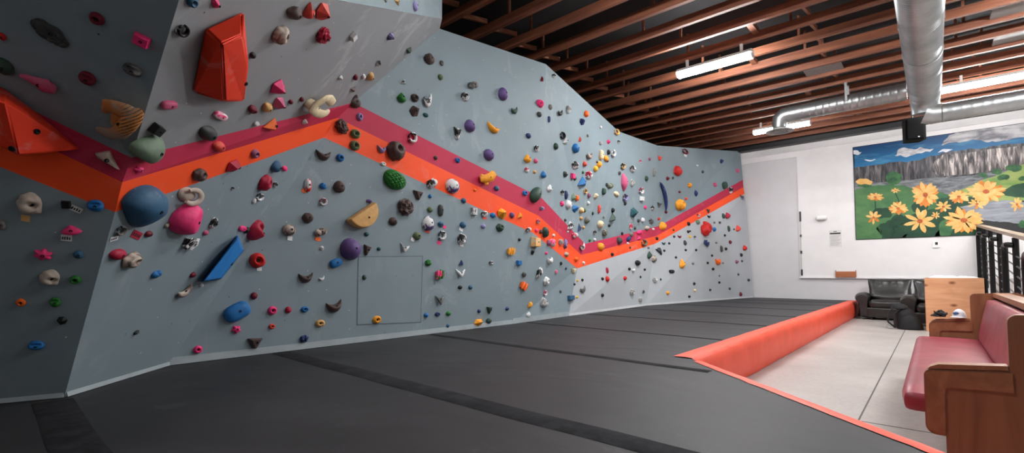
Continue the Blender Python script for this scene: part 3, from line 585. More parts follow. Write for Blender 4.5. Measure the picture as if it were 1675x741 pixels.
# x y width height turn colour shape   (one line per hold, in panels from the near end to the far end)
SPECS = """
81 54 74 26 48 char slab;3 60 15 14 0 red blob;158 31 29 20 30 maroon disc;231 66 31 18 28 pink box;216 115 35 20 25 gb jug;142 129 31 21 30 maroon jug;65 137 60 30 4 dpink club
5 110 32 34 0 dgreen dome;197 198 78 72 25 tiger tiger;315 3 22 18 0 sblue disc;355 7 22 15 0 pink wedge;299 50 21 21 0 black ring;414 91 12 10 0 black mini;457 146 26 28 0 pink wedge;459 171 24 24 0 dpink wedge
277 172 29 15 -22 dpink bar;361 190 28 13 -8 wp bar;414 180 17 14 0 maroon blob;438 177 17 17 0 tan blob;441 202 22 26 0 orange tri;476 167 9 8 0 maroon mini;484 22 28 23 -20 brown blob;462 59 24 31 0 bc pock
507 20 19 24 0 coral tooth;530 22 28 27 0 coral wedge;530 59 22 24 0 crimson knob;578 60 11 11 0 white box;640 61 12 14 0 pb wedge;620 104 10 10 0 wb wedge;670 82 11 12 0 dgreen tri;558 128 9 9 0 white wedge
582 127 9 9 0 maroon mini;595 126 8 8 0 white mini;607 126 13 13 0 tan dome;579 146 10 10 0 brown tri;579 168 24 18 0 brown dome;521 171 46 46 -42 cream cshape;494 163 8 8 0 maroon mini;589 191 11 13 0 lilac disc;499 200 9 11 0 white wedge
680 9 9 18 0 lilac tear;650 2 13 9 0 tan tri;631 1 6 5 0 grey mini;703 96 18 18 0 brown blob;660 134 9 9 0 wb tri;658 159 15 17 0 green tear;679 160 14 14 0 brown disc;679 182 17 20 0 brown wedge;699 163 15 24 0 wb horn;697 188 10 7 0 teal mini
175 262 42 32 0 beige shark;228 278 18 13 0 pink lobes;49 335 45 34 0 beige lip;108 335 16 13 0 black box;156 337 28 20 0 blue jug;3 368 14 18 0 grey blob;116 377 33 17 -6 pink tear;198 377 16 18 0 gb ring
256 212 20 19 0 black box;249 243 56 46 0 sage bell;343 220 36 25 0 char dome;360 240 24 17 0 coral egg;420 203 10 10 0 white two;418 252 15 15 0 mauve disc;385 273 27 23 -30 crimson wedge;329 287 24 22 0 brown pock;312 320 38 32 0 beige shell
243 341 78 73 0 sblue bigdome;313 361 57 55 0 pink bigpink;337 381 9 9 0 dpink mini;273 369 7 11 0 bw two;351 366 13 20 0 wb pinch;453 273 15 20 0 sblue egg;466 276 11 9 0 pink mini;436 300 17 28 8 crimson pock
451 302 9 9 0 wb mini;425 322 13 13 0 wb ring;416 329 5 10 0 white mini;381 308 5 6 0 wb mini;397 374 14 9 0 pink bar;404 377 8 11 0 black blob;421 378 20 36 25 crimson jug;560 207 21 23 0 brown knob
582 219 18 16 0 olive disc;581 238 18 17 0 olive disc;530 254 26 17 0 brown tooth;557 258 14 13 0 blue disc;625 244 15 13 0 lilac tooth;650 246 30 32 0 brown pock;675 225 15 18 0 wb ring;627 268 10 7 0 white disc
648 294 41 31 12 green weave;505 303 16 23 0 rs pinch;529 304 13 11 0 blue egg;556 305 20 20 0 brown egg;529 330 13 13 0 wr ring;504 356 20 17 0 brown blob;685 319 18 17 0 brown shard;665 338 25 26 0 brown knob
604 329 12 8 0 purple wedge;598 358 56 31 -35 tan moon;644 362 15 14 0 brown dome;704 321 6 7 0 blue mini;704 343 10 10 0 olive dome;702 365 20 25 0 pw2 egg;474 376 23 20 0 bw dome;525 380 22 15 -8 bw two
708 300 18 18 0 wb two;713 258 7 7 0 brown mini;749 262 9 9 0 blue disc;742 304 24 24 0 pw2 dome;797 291 28 26 0 gold crown;813 308 9 9 0 sblue mini;777 311 5 5 0 orange mini;859 316 9 9 0 blue disc
875 318 20 28 45 dgreen egg;770 205 18 21 0 purple egg;801 253 18 19 0 purple dome;824 153 16 22 0 purple egg;808 210 24 14 12 gold tooth;749 218 14 23 0 wb shard;841 180 12 13 0 dgreen horn;883 187 8 9 0 char dome
865 222 9 9 0 navy mini;878 243 8 12 -10 wb disc;864 259 11 14 0 gold tear;877 263 8 8 0 dpink mini;862 278 7 9 0 wr disc;875 281 6 6 0 tan mini;723 103 8 9 0 gb mini;721 126 9 10 0 olive mini
775 139 20 14 -15 gb two;761 158 14 15 0 wb disc;887 129 6 10 0 maroon tri;884 169 13 13 0 pink disc;722 344 13 20 0 char pinch;722 367 12 11 0 sblue wedge;723 385 13 16 0 wb ring;759 328 9 9 0 sblue mini
758 368 11 11 0 sblue dome;757 391 14 17 0 wb lip;775 346 9 13 0 wg box;793 350 11 11 0 wb two;807 352 10 9 0 blue dome;791 370 8 8 0 lilac mini;823 349 19 19 0 gold wedge;819 372 13 13 0 dgreen pock
838 352 8 10 0 purple mini;851 352 10 11 0 gold tri;881 362 7 8 0 wr mini;865 376 10 9 0 wb two;878 377 6 6 0 pink mini;885 379 5 7 0 brown mini;894 380 14 17 -25 dgreen pinch;876 396 13 16 0 yw box
850 392 5 5 0 black mini;836 411 14 13 0 gold bars;872 413 7 8 0 black wedge;701 430 10 10 0 green knob;755 430 9 10 0 navy tri;804 430 9 7 0 wb disc;849 430 8 8 0 blue box;719 449 15 17 0 gp bars;754 447 18 14 0 white bird
858 449 7 9 0 gb mini;883 447 9 20 12 wb two;576 407 36 36 0 purple dome;601 409 14 19 12 brown shard;550 430 22 14 -20 blue bar;527 406 8 8 0 white wedge;600 383 8 7 0 teal mini;620 407 7 6 0 teal mini
683 386 14 14 0 olive dome;662 406 18 14 15 wg bird;501 454 25 17 0 brown tooth;526 455 9 8 0 white horn;596 454 7 9 0 dgreen mini;548 501 27 20 -8 brown tooth;472 507 11 11 0 crimson dome;499 506 14 10 0 blue disc
524 529 17 12 0 tan disc;617 523 15 13 0 gold disc;498 554 14 12 0 navy knob;698 516 7 7 0 blue mini;70 417 34 20 10 pink lobes;128 417 19 14 0 sblue dome;82 456 36 25 8 beige lip;123 458 21 15 0 green disc
34 495 18 13 0 orange disc;90 495 19 17 0 green jug;101 525 18 16 0 black wedge;195 417 30 20 0 crimson dome;219 427 30 27 0 bc lip;244 383 14 11 0 maroon dome;224 544 12 8 -20 black wedge;257 449 15 15 0 blue two
59 566 29 16 0 blue jug;312 398 22 22 0 wb bars;316 450 9 10 0 maroon mini;301 476 25 20 -15 bc horn;422 426 28 25 5 red disc;416 484 12 12 0 maroon dome;389 510 46 28 -28 blue bar;446 508 16 14 0 pink disc
387 539 17 14 0 pink lobes;445 534 11 9 0 coral disc;418 561 26 20 0 brown shard;324 572 16 13 0 pink disc;330 467 6 7 0 white mini
753 470 8 6 0 black mini;770 470 7 7 0 sblue mini;720 491 17 16 0 gb bird;697 515 7 7 0 blue mini;716 514 10 7 0 navy disc;734 513 8 8 0 green mini;733 533 6 6 0 sblue mini;784 509 6 6 0 navy mini
801 507 10 13 0 dgreen shard;800 525 10 9 0 dgreen dome;784 528 17 14 0 gold wedge;830 505 6 6 0 navy mini;857 468 12 14 20 orange bars;868 498 12 10 -20 gold cone;865 515 7 9 0 white two
907 124 7 9 0 wb wedge;901 175 6 9 0 grey mini;916 184 9 11 0 black horn;931 179 9 14 0 wg pinch;899 195 5 11 0 navy pinch;960 186 8 11 0 orange egg;954 199 10 12 0 navy wedge;983 208 4 5 0 white mini;919 222 10 12 0 black ring
949 228 5 10 0 coral tri;962 222 4 5 0 grey mini;910 239 8 11 15 dgreen egg;926 230 9 14 10 white tri;943 242 12 15 15 blue egg;964 254 10 13 15 bc horn;983 234 6 7 0 wg mini;996 232 7 8 0 pink wedge
984 253 7 16 0 cream bar;992 259 7 10 0 gold egg;994 263 4 5 0 maroon mini;996 249 5 9 0 black egg;1002 251 7 12 0 white ring;981 269 8 11 0 gold dome;975 276 7 10 0 yellow dome;977 265 4 4 0 char mini
957 268 6 9 0 coral egg;942 270 13 14 0 wb lobes;925 285 6 10 0 char jug;937 288 6 9 0 pink box;941 292 4 7 0 dgreen mini;954 297 16 18 0 blue tri;964 286 12 12 0 wr knob;954 282 4 5 0 green mini
900 308 10 13 0 white cone;890 285 8 12 0 blue tear;921 315 7 10 0 wb wedge;927 319 6 15 0 navy pinch;939 322 7 14 0 sage cone;944 324 6 9 0 orange bar;963 332 5 6 0 white mini;958 313 6 9 0 tan ring
964 320 5 8 0 mauve mini;976 321 9 12 0 cream wedge;920 333 8 9 0 pink lobes;931 334 9 14 0 white egg;942 341 11 13 0 blue wedge;952 344 8 10 0 yw dome;957 344 4 7 0 olive mini;970 349 3 6 0 dgreen mini
981 342 6 15 0 coral pinch;951 357 6 6 0 tan mini;961 360 9 12 0 og blob;981 367 11 13 0 cream dome;990 380 10 11 0 og knob;972 380 5 8 0 wb mini;997 369 5 5 0 black mini;1003 356 11 15 0 dgreen tri
1003 344 5 8 0 black mini;988 355 4 4 0 grey mini;934 369 11 16 0 wb tri;948 373 5 15 0 navy tri;955 372 5 5 0 tan mini;941 385 12 10 0 wr two;925 360 4 5 0 char mini;887 341 9 7 0 lb two;929 379 3 4 0 white mini
965 393 4 5 0 green mini;973 392 5 5 0 white mini;984 403 11 13 0 gold dome;1002 416 5 6 0 black mini;952 403 9 13 0 wb horn;926 399 7 16 0 pb pinch;918 396 8 10 0 wg dome;905 397 10 13 0 wp dome
898 397 6 10 0 mauve egg;906 385 5 5 0 white mini;894 414 5 5 0 pink mini;900 426 10 12 0 white tooth;927 416 8 8 0 bc mini;918 431 4 6 0 black mini;926 439 3 4 0 navy mini;943 424 6 8 0 orange mini
955 430 4 6 0 white mini;895 460 10 13 0 white lip;892 479 6 9 0 wp ring;891 494 12 17 0 wg tear;939 443 10 10 0 cream shard;945 459 4 4 0 yellow mini;953 458 4 5 0 black mini;940 465 4 4 0 black mini
953 473 10 11 0 gb horn;934 487 12 8 0 sblue box;944 486 5 4 0 yellow mini;986 456 5 5 0 black mini;994 442 5 10 0 crimson pinch;994 456 6 10 0 red egg;986 483 5 6 0 black dome;917 477 4 5 0 char mini;910 445 4 7 0 wp mini
1009 216 9 10 0 yw ring;1013 232 6 8 0 wb wedge;1019 272 8 10 0 tb ring;1036 276 10 11 0 wb pock;1014 283 5 6 0 char mini;1022 298 9 30 -12 dpink spin;1035 299 7 12 12 wg spin;1048 264 5 5 0 wr mini
1063 260 5 5 0 mauve mini;1080 259 9 8 0 coral shard;1121 248 13 8 5 maroon ring;1110 280 16 16 0 red blob;1093 292 6 8 0 maroon wedge;1101 291 3 5 0 char mini;1058 292 5 9 0 dgreen mini;1071 282 5 14 -10 grey pinch
1049 312 8 11 0 wr ring;1086 320 8 50 -32 navy banana;1129 303 8 9 0 gold lobes;1112 314 5 4 0 maroon mini;999 304 12 10 0 og two;993 302 4 6 0 char mini;988 313 6 11 0 dgreen bar;1009 317 11 8 10 cream egg
1023 323 9 12 0 lb ring;1023 333 4 6 0 black mini;1050 325 6 8 0 white box;1056 339 5 6 0 pink mini;1038 348 12 18 -10 teal wedge;1068 340 8 9 0 wb cone;1079 335 9 9 0 gb shard;1115 335 17 18 0 gold pock
1090 347 5 5 0 maroon mini;1123 325 5 5 0 coral mini;1045 361 5 6 0 char mini;1052 360 5 8 0 white mini;1066 362 10 9 0 gb lobes;1077 358 5 5 0 red mini;1085 369 12 14 -20 gold egg;1018 382 4 5 0 black mini
1014 393 8 12 -15 char egg;1033 371 6 11 0 wr pinch;1039 373 4 5 0 dgreen mini;1047 380 11 8 0 pink two;1046 389 8 7 0 pink tri;1069 375 5 4 0 white mini;1059 373 9 8 0 bw blob;1029 391 7 10 0 navy two
1033 383 7 8 0 grey dome;1027 398 4 4 0 white mini;1054 397 10 11 0 og ring;1075 390 5 6 0 black mini;1102 376 3 4 0 brown mini;1031 405 3 4 0 brown mini;1127 366 5 7 0 black mini;1086 398 7 5 0 teal tooth
1095 398 4 4 0 black mini;1112 387 7 5 0 maroon tooth;1103 387 4 4 0 black mini;1121 397 5 9 0 char egg;1122 409 4 4 0 black mini;1087 410 4 4 0 black mini;1078 411 11 13 0 char fin;1063 417 7 14 0 dgreen cone
1070 423 9 11 0 bw knob;1061 405 5 4 0 grey mini;1129 387 5 5 0 yellow mini;1044 430 11 9 0 black dome;1030 440 5 5 0 black mini;1036 442 7 6 0 white tooth;1055 441 4 4 0 black mini;1048 453 3 4 0 black mini
1023 455 6 7 0 red dome;1072 458 8 9 0 wg pock;1081 457 3 4 0 char mini;1099 444 10 6 0 black bar;1117 431 11 17 -15 gold cone;1106 421 4 4 0 black mini;1035 478 8 10 0 wg lip;1053 477 5 6 0 black tri
1048 490 6 8 0 wg mini;1093 479 6 6 0 gold mini;1128 485 5 4 0 black mini;1181 264 6 8 0 navy wedge;1207 279 6 7 0 dpink dome;1170 302 7 8 0 dpink lobes;1186 303 9 11 -30 dgreen bar;1196 311 7 12 0 wb shard
1213 323 8 9 0 lb bird;1150 281 4 5 0 char mini;1141 271 4 4 0 white mini;1139 316 5 11 -12 navy spin;1159 345 6 7 0 brown shard;1143 352 6 7 0 wr tooth;1126 379 4 5 0 black mini;1160 354 6 5 0 black tooth
1142 363 7 8 0 sage dome;1157 374 18 24 -10 red two;1169 375 6 7 0 blue mini;1184 353 5 9 0 dgreen egg;1191 352 9 10 -20 crimson tear;1193 374 5 10 -10 dgreen pinch;1208 373 9 10 -20 coral tear;1156 398 10 9 25 navy bars
1137 388 4 5 0 wb mini;1169 364 4 4 0 grey mini;1177 364 4 4 0 char mini;1201 375 3 3 0 char mini;1186 385 4 4 0 black mini;1172 397 5 3 0 grey mini;1195 396 5 6 0 maroon mini;1181 407 5 11 0 char pinch
1188 407 5 5 0 black mini;1219 405 7 9 -15 red tear;1213 417 4 6 0 black mini;1206 428 6 7 0 mauve wedge;1214 427 3 4 0 char mini;1175 428 9 11 0 orange tooth;1183 430 4 3 0 grey mini;1165 418 4 4 0 black mini
1158 430 4 4 0 black mini;1139 409 4 4 0 black mini;1134 431 5 4 0 grey mini;1129 378 3 3 0 black mini;1167 440 5 5 0 black dome;1177 451 3 3 0 grey mini;1177 462 4 4 0 black mini
1162 474 4 4 0 char mini;1194 472 4 4 0 char mini;1208 449 3 4 0 char mini;1225 458 5 5 0 char mini;1212 481 4 7 0 maroon egg;1136 464 4 5 0 black mini;1137 475 4 5 0 yw mini
"""
# adhesive route tags: x y w h turn colour
TAGS = """42 357 15 10 10 tan;125 342 20 9 28 white;109 389 18 10 4 white;186 390 11 8 -20 white;223 384 16 13 12 crimson;424 440 8 6 0 white;474 390 8 7 5 white;520 391 9 6 8 orange;497 312 7 6 20 orange
675 392 6 6 25 white;699 378 7 5 15 coral;727 371 5 5 0 pink;718 397 6 6 10 pink;754 375 6 6 20 white;755 400 6 6 10 white;793 357 6 4 0 coral;1121 254 5 4 0 white"""
# ---------------------------------------------------------------- placing the holds on the wall
def hit(x, y):
    d = ray(x, y).normalized(); loc, n, i, dist = WALL.ray_cast(CAM, d)
    if loc is None: return None
    fi = TRIZ[i]; n = fnormal(FACETS[fi][0]); return loc, n, FACETS[fi][2], fi
def frame(n):
    u = (up-n*up.dot(n)).normalized(); return u.cross(n), u, n
bolt_me = None
def bolt_mesh():
    global bolt_me
    if bolt_me is None:
        bm = B(); lathe(bm, [(0, .2), (.45, .2), (.5, .45), (.8, .6), (1, .35), (1, 0), (0, 0)], 12)
        bolt_me = bpy.data.meshes.new('bolt'); bm.to_mesh(bolt_me); bm.free(); bolt_me.materials.append(M_BOLT)
        for p in bolt_me.polygons: p.use_smooth = True
    return bolt_me
class H: pass
HS = []
def parse(txt):
    for ln in txt.replace('\n', ';').split(';'):
        p = ln.split()
        if len(p) >= 6: yield p
for idx, p in enumerate(parse(SPECS)):
    h = H(); h.x, h.y, h.w, h.h, h.t = map(float, p[:5]); h.c, h.s = p[5], p[6]
    r = random.Random(idx*7+3)
    hv = hit(h.x, h.y)
    if hv is None:
        hv = hit(max(2, h.x), max(2, h.y)) or hit(h.x+3, h.y+4)
        if hv is None: continue
    loc, n, h.zone, h.fi = hv
    rt_, u_, n = frame(n)
    c0 = proj(loc); jr = (proj(loc+rt_*.02)-c0)/.02; ju = (proj(loc+u_*.02)-c0)/.02; jn = (proj(loc+n*.02)-c0)/.02
    dk = SHP[h.s][2]
    th = math.radians(h.t); ca, sa = math.cos(th), math.sin(th)
    # size along the hold's own axes on the wall
    jx = jr*ca-ju*sa*1; jy = jr*sa+ju*ca
    D0 = dk*min(h.w, h.h)
    W = h.w/(jx.length+.35*dk*jn.length*abs(jn.normalized().dot(jx.normalized())))
    Hh = h.h/(jy.length+.30*dk*jn.length*abs(jn.normalized().dot(jy.normalized())))
    W = min(W, 2.6*Hh) if h.w < h.h*2 else W; Hh = min(Hh, 2.6*W) if h.h < h.w*2 else Hh
    Dp = dk*min(W, Hh)
    if h.s in ('bigdome', 'bigpink', 'tiger', 'cshape'): Dp *= .85
    dv = ray(h.x, h.y).normalized(); k = Dp*.40/abs(dv.dot(n)); k = min(k, Dp*1.5)
    ctr = loc-dv*k; basep = ctr-n*(ctr-loc).dot(n)+n*.0025
    hv2 = hit(*proj(basep))
    if hv2 and hv2[3] != h.fi: basep = loc+n*.0025
    bm = SHP[h.s][0](r)
    for v in bm.verts: v.co = Vector((v.co.x*W, v.co.y*Hh, max(0, v.co.z)*Dp))
    M = Matrix.Rotation(-th, 3, 'Z')
    R3 = Matrix((rt_, u_, n)).transposed() @ M
    def conform(bm, lift=.003):
        # seat the back of the hold on the wall where it straddles a fold
        Ri = R3.transposed()
        for v in bm.verts:
            wp = basep + R3 @ v.co; q, nn, ii, dd = WALL.ray_cast(wp+n*.6, -n)
            if q is not None and (q-wp).dot(n) > -.001: v.co = Ri @ (q+n*lift-basep)
    tmp = bm.copy(); tmp.transform(Matrix.Translation(basep) @ R3.to_4x4()); tb = BVHTree.FromBMesh(tmp); tmp.free()
    if tb.overlap(WALL): conform(bm)
    big = max(h.w, h.h)
    nm = 'climbing_hold' if big >= 10 else 'foothold'
    h.cat = 'climbing hold' if nm == 'climbing_hold' else 'foothold'
    bvh = BVHTree.FromBMesh(bm) if big >= 13 and h.s not in ('disc', 'ring', 'shell') else None
    R3 = Matrix((rt_, u_, n)).transposed() @ M
    flat = h.s in ('wedge', 'shard', 'tri', 'box', 'cone', 'moon', 'fin')
    o = finish(nm, bm, hmat(h.c), smooth=not flat or h.s == 'moon')
    o.matrix_world = Matrix.Translation(basep) @ R3.to_4x4()
    h.o = o; h.W, h.H_ = W, Hh
    br = min(.011, .08*min(W, Hh)+.003)
    if bvh:
        for off in ((.04, .02), (0, .1), (.15, 0), (-.15, 0)):
            l2, n2, _, _ = bvh.ray_cast(Vector((off[0]*W, off[1]*Hh, 3)), Vector((0, 0, -1)))
            if l2: break
        if l2:
            b = bpy.data.objects.new('bolt', bolt_mesh()); C.objects.link(b); b.parent = o
            q = Vector((0, 0, 1)).rotation_difference(n2); b.matrix_local = Matrix.Translation(l2-n2*.002) @ q.to_matrix().to_4x4() @ Matrix.Scale(br, 4)
    elif h.s == 'disc' and big >= 11:
        b = bpy.data.objects.new('bolt', bolt_mesh()); C.objects.link(b); b.parent = o
        b.matrix_local = Matrix.Translation((0, 0, Dp*.42)) @ Matrix.Scale(min(.016, .13*min(W, Hh)), 4)
    cn = TWO[h.c][2] if h.c in TWO else 'orange and black striped' if h.c == 'tiger' else CN[h.c]
    h.cn = cn; noun = SHP[h.s][1]
    h.desc = f'{cn} {noun} '+('hold' if h.cat == 'climbing hold' else 'foothold')
    HS.append(h)

# ---- labels: what it looks like, then whatever singles it out
def size_word(h):
    m = max(h.w, h.h); return 'large ' if m >= 34 else 'small ' if m < 13 and h.cat == 'climbing hold' else ''
for h in HS:
    s = size_word(h)
    if h.s not in ('mini',) and not h.desc.startswith(('giant',)): h.desc = s+h.desc
ZN = {'A0': 'low on the near panel', 'A1': 'on the near orange stripe', 'A2': 'on the near purple stripe', 'A3': 'on the dark near overhang',
      'B0': 'on the leaning panel under the stripes', 'B1': 'on the rising near orange stripe', 'B2': 'on the rising near purple stripe', 'B3': 'on the big near overhang',
      'D0': 'on the broad panel under the stripes', 'D1': 'on the falling orange stripe', 'D2': 'on the falling purple stripe', 'D3': 'on the grey wall above the stripes',
      'F0': 'on the narrow corner panel', 'F1': 'on the corner orange stripe', 'F2': 'on the corner purple stripe', 'F3': 'on the crowded corner panel',
      'E0': 'on the pale far panel', 'E1': 'on the far orange stripe', 'E2': 'on the far purple stripe', 'E3': 'on the far grey panel', 'L': 'on the pale lip above the overhang'}
cnt = {}
for h in HS: cnt[h.desc] = cnt.get(h.desc, 0)+1
def first_of(h, key): return cnt[h.desc]
marks = [h for h in HS if cnt[h.desc] == 1 and max(h.w, h.h) >= 8]
BIGM = [('the tall red volume', 360, 95), ('the lifted red volume', 65, 205), ('the blue wedge volume', 365, 425)]
def dirw(a, b):
    """direction of hold a as seen from mark b"""
    dx, dy = a[0]-b[0], a[1]-b[1]; an = math.degrees(math.atan2(-dy, dx)) % 360
    return ['right', 'upper right', 'above', 'upper left', 'left', 'lower left', 'below', 'lower right'][int(((an+22.5) % 360)//45)]
PH = {'right': 'just right of', 'left': 'just left of', 'above': 'just above', 'below': 'just below', 'upper right': 'up to the right of', 'upper left': 'up to the left of', 'lower right': 'down to the right of', 'lower left': 'down to the left of'}
used = set()
def article_trim(d): return d
for h in HS:
    if cnt[h.desc] == 1:
        h.label = f'{h.desc} {ZN[h.zone]}'
    else:
        same = [g for g in HS if g.desc == h.desc and g is not h]
        zs = [g for g in same if ZN[g.zone] == ZN[h.zone]]
        h.label = None
        if not zs: h.label = f'{h.desc} {ZN[h.zone]}, the only one there'
        else:
            cand = sorted([(math.hypot(m.x-h.x, m.y-h.y), m.desc, m.x, m.y) for m in marks if m is not h]+[(math.hypot(a-h.x, b-h.y), d[4:], a, b) for d, a, b in BIGM])[:25]
            for dist, d, mx, my in cand:
                w = dirw((h.x, h.y), (mx, my))
                if all(not (dirw((g.x, g.y), (mx, my)) == w and math.hypot(g.x-mx, g.y-my) < dist*2.2+6) for g in same):
                    L = f'{h.desc} {PH[w]} the {d}'
                    if len(L.split()) <= 16 and L not in used: h.label = L; break
        if h.label is None:
            zz = sorted(zs+[h], key=lambda g: g.x); i = zz.index(h)
            h.label = f'{h.desc} {ZN[h.zone]}, {ORD[i] if i < 20 else "one"} such from the left'
    if len(h.label.split()) > 16: h.label = h.label.replace(', the only one there', '')
    used.add(h.label)
    h.o['label'] = h.label; h.o['category'] = h.cat
    h.o['group'] = ('climbing holds ' if h.cat == 'climbing hold' else 'footholds ')+{'A': 'at the near end of the wall', 'B': 'on the near overhang and leaning panel', 'D': 'on the broad grey panel', 'F': 'around the inside corner', 'E': 'on the far panels', 'L': 'on the near overhang and leaning panel'}[h.zone[0]]
# ---- route tags
def tagdesc(x, y):
    m = min(HS, key=lambda g: math.hypot(g.x-x, (g.y-y)+0)-(.35*max(g.w, g.h))); return m
for p in parse(TAGS):
    x, y, w, hh, t = map(float, p[:5]); loc, n, zone, fi = hit(x, y); rt_, u_, n = frame(n); c0 = proj(loc)
    jr = (proj(loc+rt_*.02)-c0).length/.02; ju = (proj(loc+u_*.02)-c0).length/.02; W, Hh = w/jr, hh/ju
    bm = B(); box(bm, -W/2, W/2, -Hh/2, Hh/2, 0, .0015)
    m = plain('tape_'+p[5], PAL[p[5]], .7, var=.04); o = finish('route_tag', bm, [m, M_BLK], smooth=False)
    o.matrix_world = Matrix.Translation(loc+n*.0022) @ (Matrix((rt_, u_, n)).transposed() @ Matrix.Rotation(-math.radians(t), 3, 'Z')).to_4x4()
    if w >= 10 and p[5] in ('white', 'crimson'):
        bm = B(); r = random.Random(int(x))
        for k in range(4): x0 = -.40*W+k*.21*W; box(bm, x0, x0+.12*W, -.28*Hh, .28*Hh*r.uniform(.4, 1), .0016, .0022)
        finish('pen_mark', bm, M_BLK, o, smooth=False)
    g = tagdesc(x, y)
    L = f'small {CN[p[5]]} tape tag stuck beside the {g.desc}' if cnt[g.desc] == 1 else f'small {CN[p[5]]} tape tag by the {g.label}'
    L = ' '.join(L.split()[:16]).rstrip(',')
    tag(o, L, 'tag', 'route tags on the climbing wall')

# ---------------------------------------------------------------- big volumes bolted to the wall
M_RVOL = wallpaint('red_volume_paint', (232, 58, 28), .6, False, 2.2)
M_BVOL = wallpaint('blue_volume_paint', (36, 118, 190), .3, False, 2.0)
def off(x, y, fi, d):
    """point over pixel x,y standing d off facet fi"""
    pts = FACETS[fi][0]; n = fnormal(pts); return on_plane(x, y, (pts[0]+n*d, n))
def wallp(x, y):
    l, n, _, _ = hit(x, y); return l+n*.012
def volume(fi, rim, tops, faces, mat, label, bolts, onwall=False, soft=.014):
    n = fnormal(FACETS[fi][0]); P0 = [wallp(x, y) if onwall else off(x, y, fi, .003) for x, y in rim]; P1 = [off(x, y, fi, d) for x, y, d in tops]
    al = P0+P1; bm = B(); vs = [bm.verts.new(p) for p in al]; uvl = bm.loops.layers.uv.new('UVMap')
    for f in faces: bm.faces.new([vs[i] for i in f])
    rt_, u_, n = frame(n)
    for f in bm.faces:
        for lp in f.loops: lp[uvl].uv = (lp.vert.co.dot(rt_), lp.vert.co.dot(u_))
    bmesh.ops.recalc_face_normals(bm, faces=bm.faces[:])
    res = bmesh.ops.bevel(bm, geom=[e for e in bm.edges if len(e.link_faces) == 2 and e.calc_face_angle(0) > .06], offset=soft, segments=4, affect='EDGES')
    for f in res['faces']: f.smooth = True
    c = sum(P0, Vector())/len(P0)
    for v in bm.verts: v.co -= c
    o = finish('climbing_volume', bm, mat, smooth=False, loc=c); tag(o, label, 'climbing volume')
    bv = BVHTree.FromObject(o, bpy.context.evaluated_depsgraph_get())
    for x, y in bolts:
        d = ray(x, y).normalized(); l, n2, _, _ = bv.ray_cast(CAM-c, d)
        if l:
            b = bpy.data.objects.new('bolt', bolt_mesh()); C.objects.link(b); b.parent = o
            b.matrix_local = Matrix.Translation(l) @ Vector((0, 0, 1)).rotation_difference(n2).to_matrix().to_4x4() @ Matrix.Scale(.013, 4)
    return o
fi_ = [i for i, f in enumerate(FACETS) if f[2] == 'B3'][0]
volume(fi_, [(334, 46), (399, 16), (405, 98), (400, 165), (366, 163), (312, 150)], [(362, 72, .115), (398, 58, .115), (407, 106, .115), (399, 165, .105), (368, 167, .115)],
       [(0,1,7,6), (1,2,8,7), (2,3,9,8), (3,4,10,9), (4,5,10), (5,0,6,10), (6,7,8), (6,8,9,10), (5,4,3,2,1,0)], M_RVOL, 'tall angular red volume bolted to the big near overhang', [(402, 137)])
fa = [i for i, f in enumerate(FACETS) if f[2] == 'A3'][0]
volume(fa, [(-60, 110), (14, 146), (62, 182), (131, 244), (30, 247), (-60, 200), (-60, 130), (-60, 120)], [(-50, 150, .22), (10, 168, .21), (30, 254, .27), (-50, 215, .24)],
       [(0,1,9,8), (1,2,9), (2,3,9), (3,10,9), (3,4,10), (9,10,11,8), (4,5,11,10), (5,6,11), (6,7,8,11), (7,0,8)], M_RVOL, 'red pyramid volume cut by the near edge, over the purple and orange stripes', [(20, 243), (60, 215)], True, .006)
fb = [i for i, f in enumerate(FACETS) if f[2] == 'B0'][0]
volume(fb, [(389, 384), (399, 410), (362, 457), (330, 462)], [(388, 391, .09), (396, 410, .09), (361, 455, .12), (334, 459, .10)],
       [(0,1,5,4), (1,2,6,5), (2,3,7,6), (3,0,4,7), (4,5,6,7), (3,2,1,0)], M_BVOL, 'long blue wedge volume tilted on the leaning panel', [(379, 432)], False, .005)
# access panel cut into the broad grey panel
c4 = [D(586, 420), D(691, 419), D(688, 527), D(584, 531)]; nD = fnormal(FACETS[[i for i, f in enumerate(FACETS) if f[2] == 'D0'][0]][0])
bm = B(); lo = [bm.verts.new(p+nD*.0006) for p in c4]; hi = [bm.verts.new(p+nD*.0022) for p in c4]
bm.faces.new(hi); 
for i in range(4): bm.faces.new((lo[i], lo[(i+1) % 4], hi[(i+1) % 4], hi[i]))
uvl = bm.loops.layers.uv.new('UVMap'); rr, uu, _ = frame(nD)
for f in bm.faces:
    for lp in f.loops: lp[uvl].uv = (lp.vert.co.dot(rr), lp.vert.co.dot(uu))
ap = tag(finish('access_panel', bm, M_GREY, smooth=False), 'flush square grey access panel low in the broad grey wall', 'access panel')
for i in range(4):
    a, b = c4[i], c4[(i+1) % 4]; d = (b-a).normalized(); s = nD.cross(d)*.0032
    bm = B(); lo = [bm.verts.new(p+nD*.0005) for p in (a-s, b-s, b+s, a+s)]; hi = [bm.verts.new(p+nD*.0030) for p in (a-s, b-s, b+s, a+s)]
    bm.faces.new(hi)
    for k in range(4): bm.faces.new((lo[k], lo[(k+1) % 4], hi[(k+1) % 4], hi[k]))
    finish('seam', bm, plain('seam_dark', (88, 99, 105), .9), ap, smooth=False)
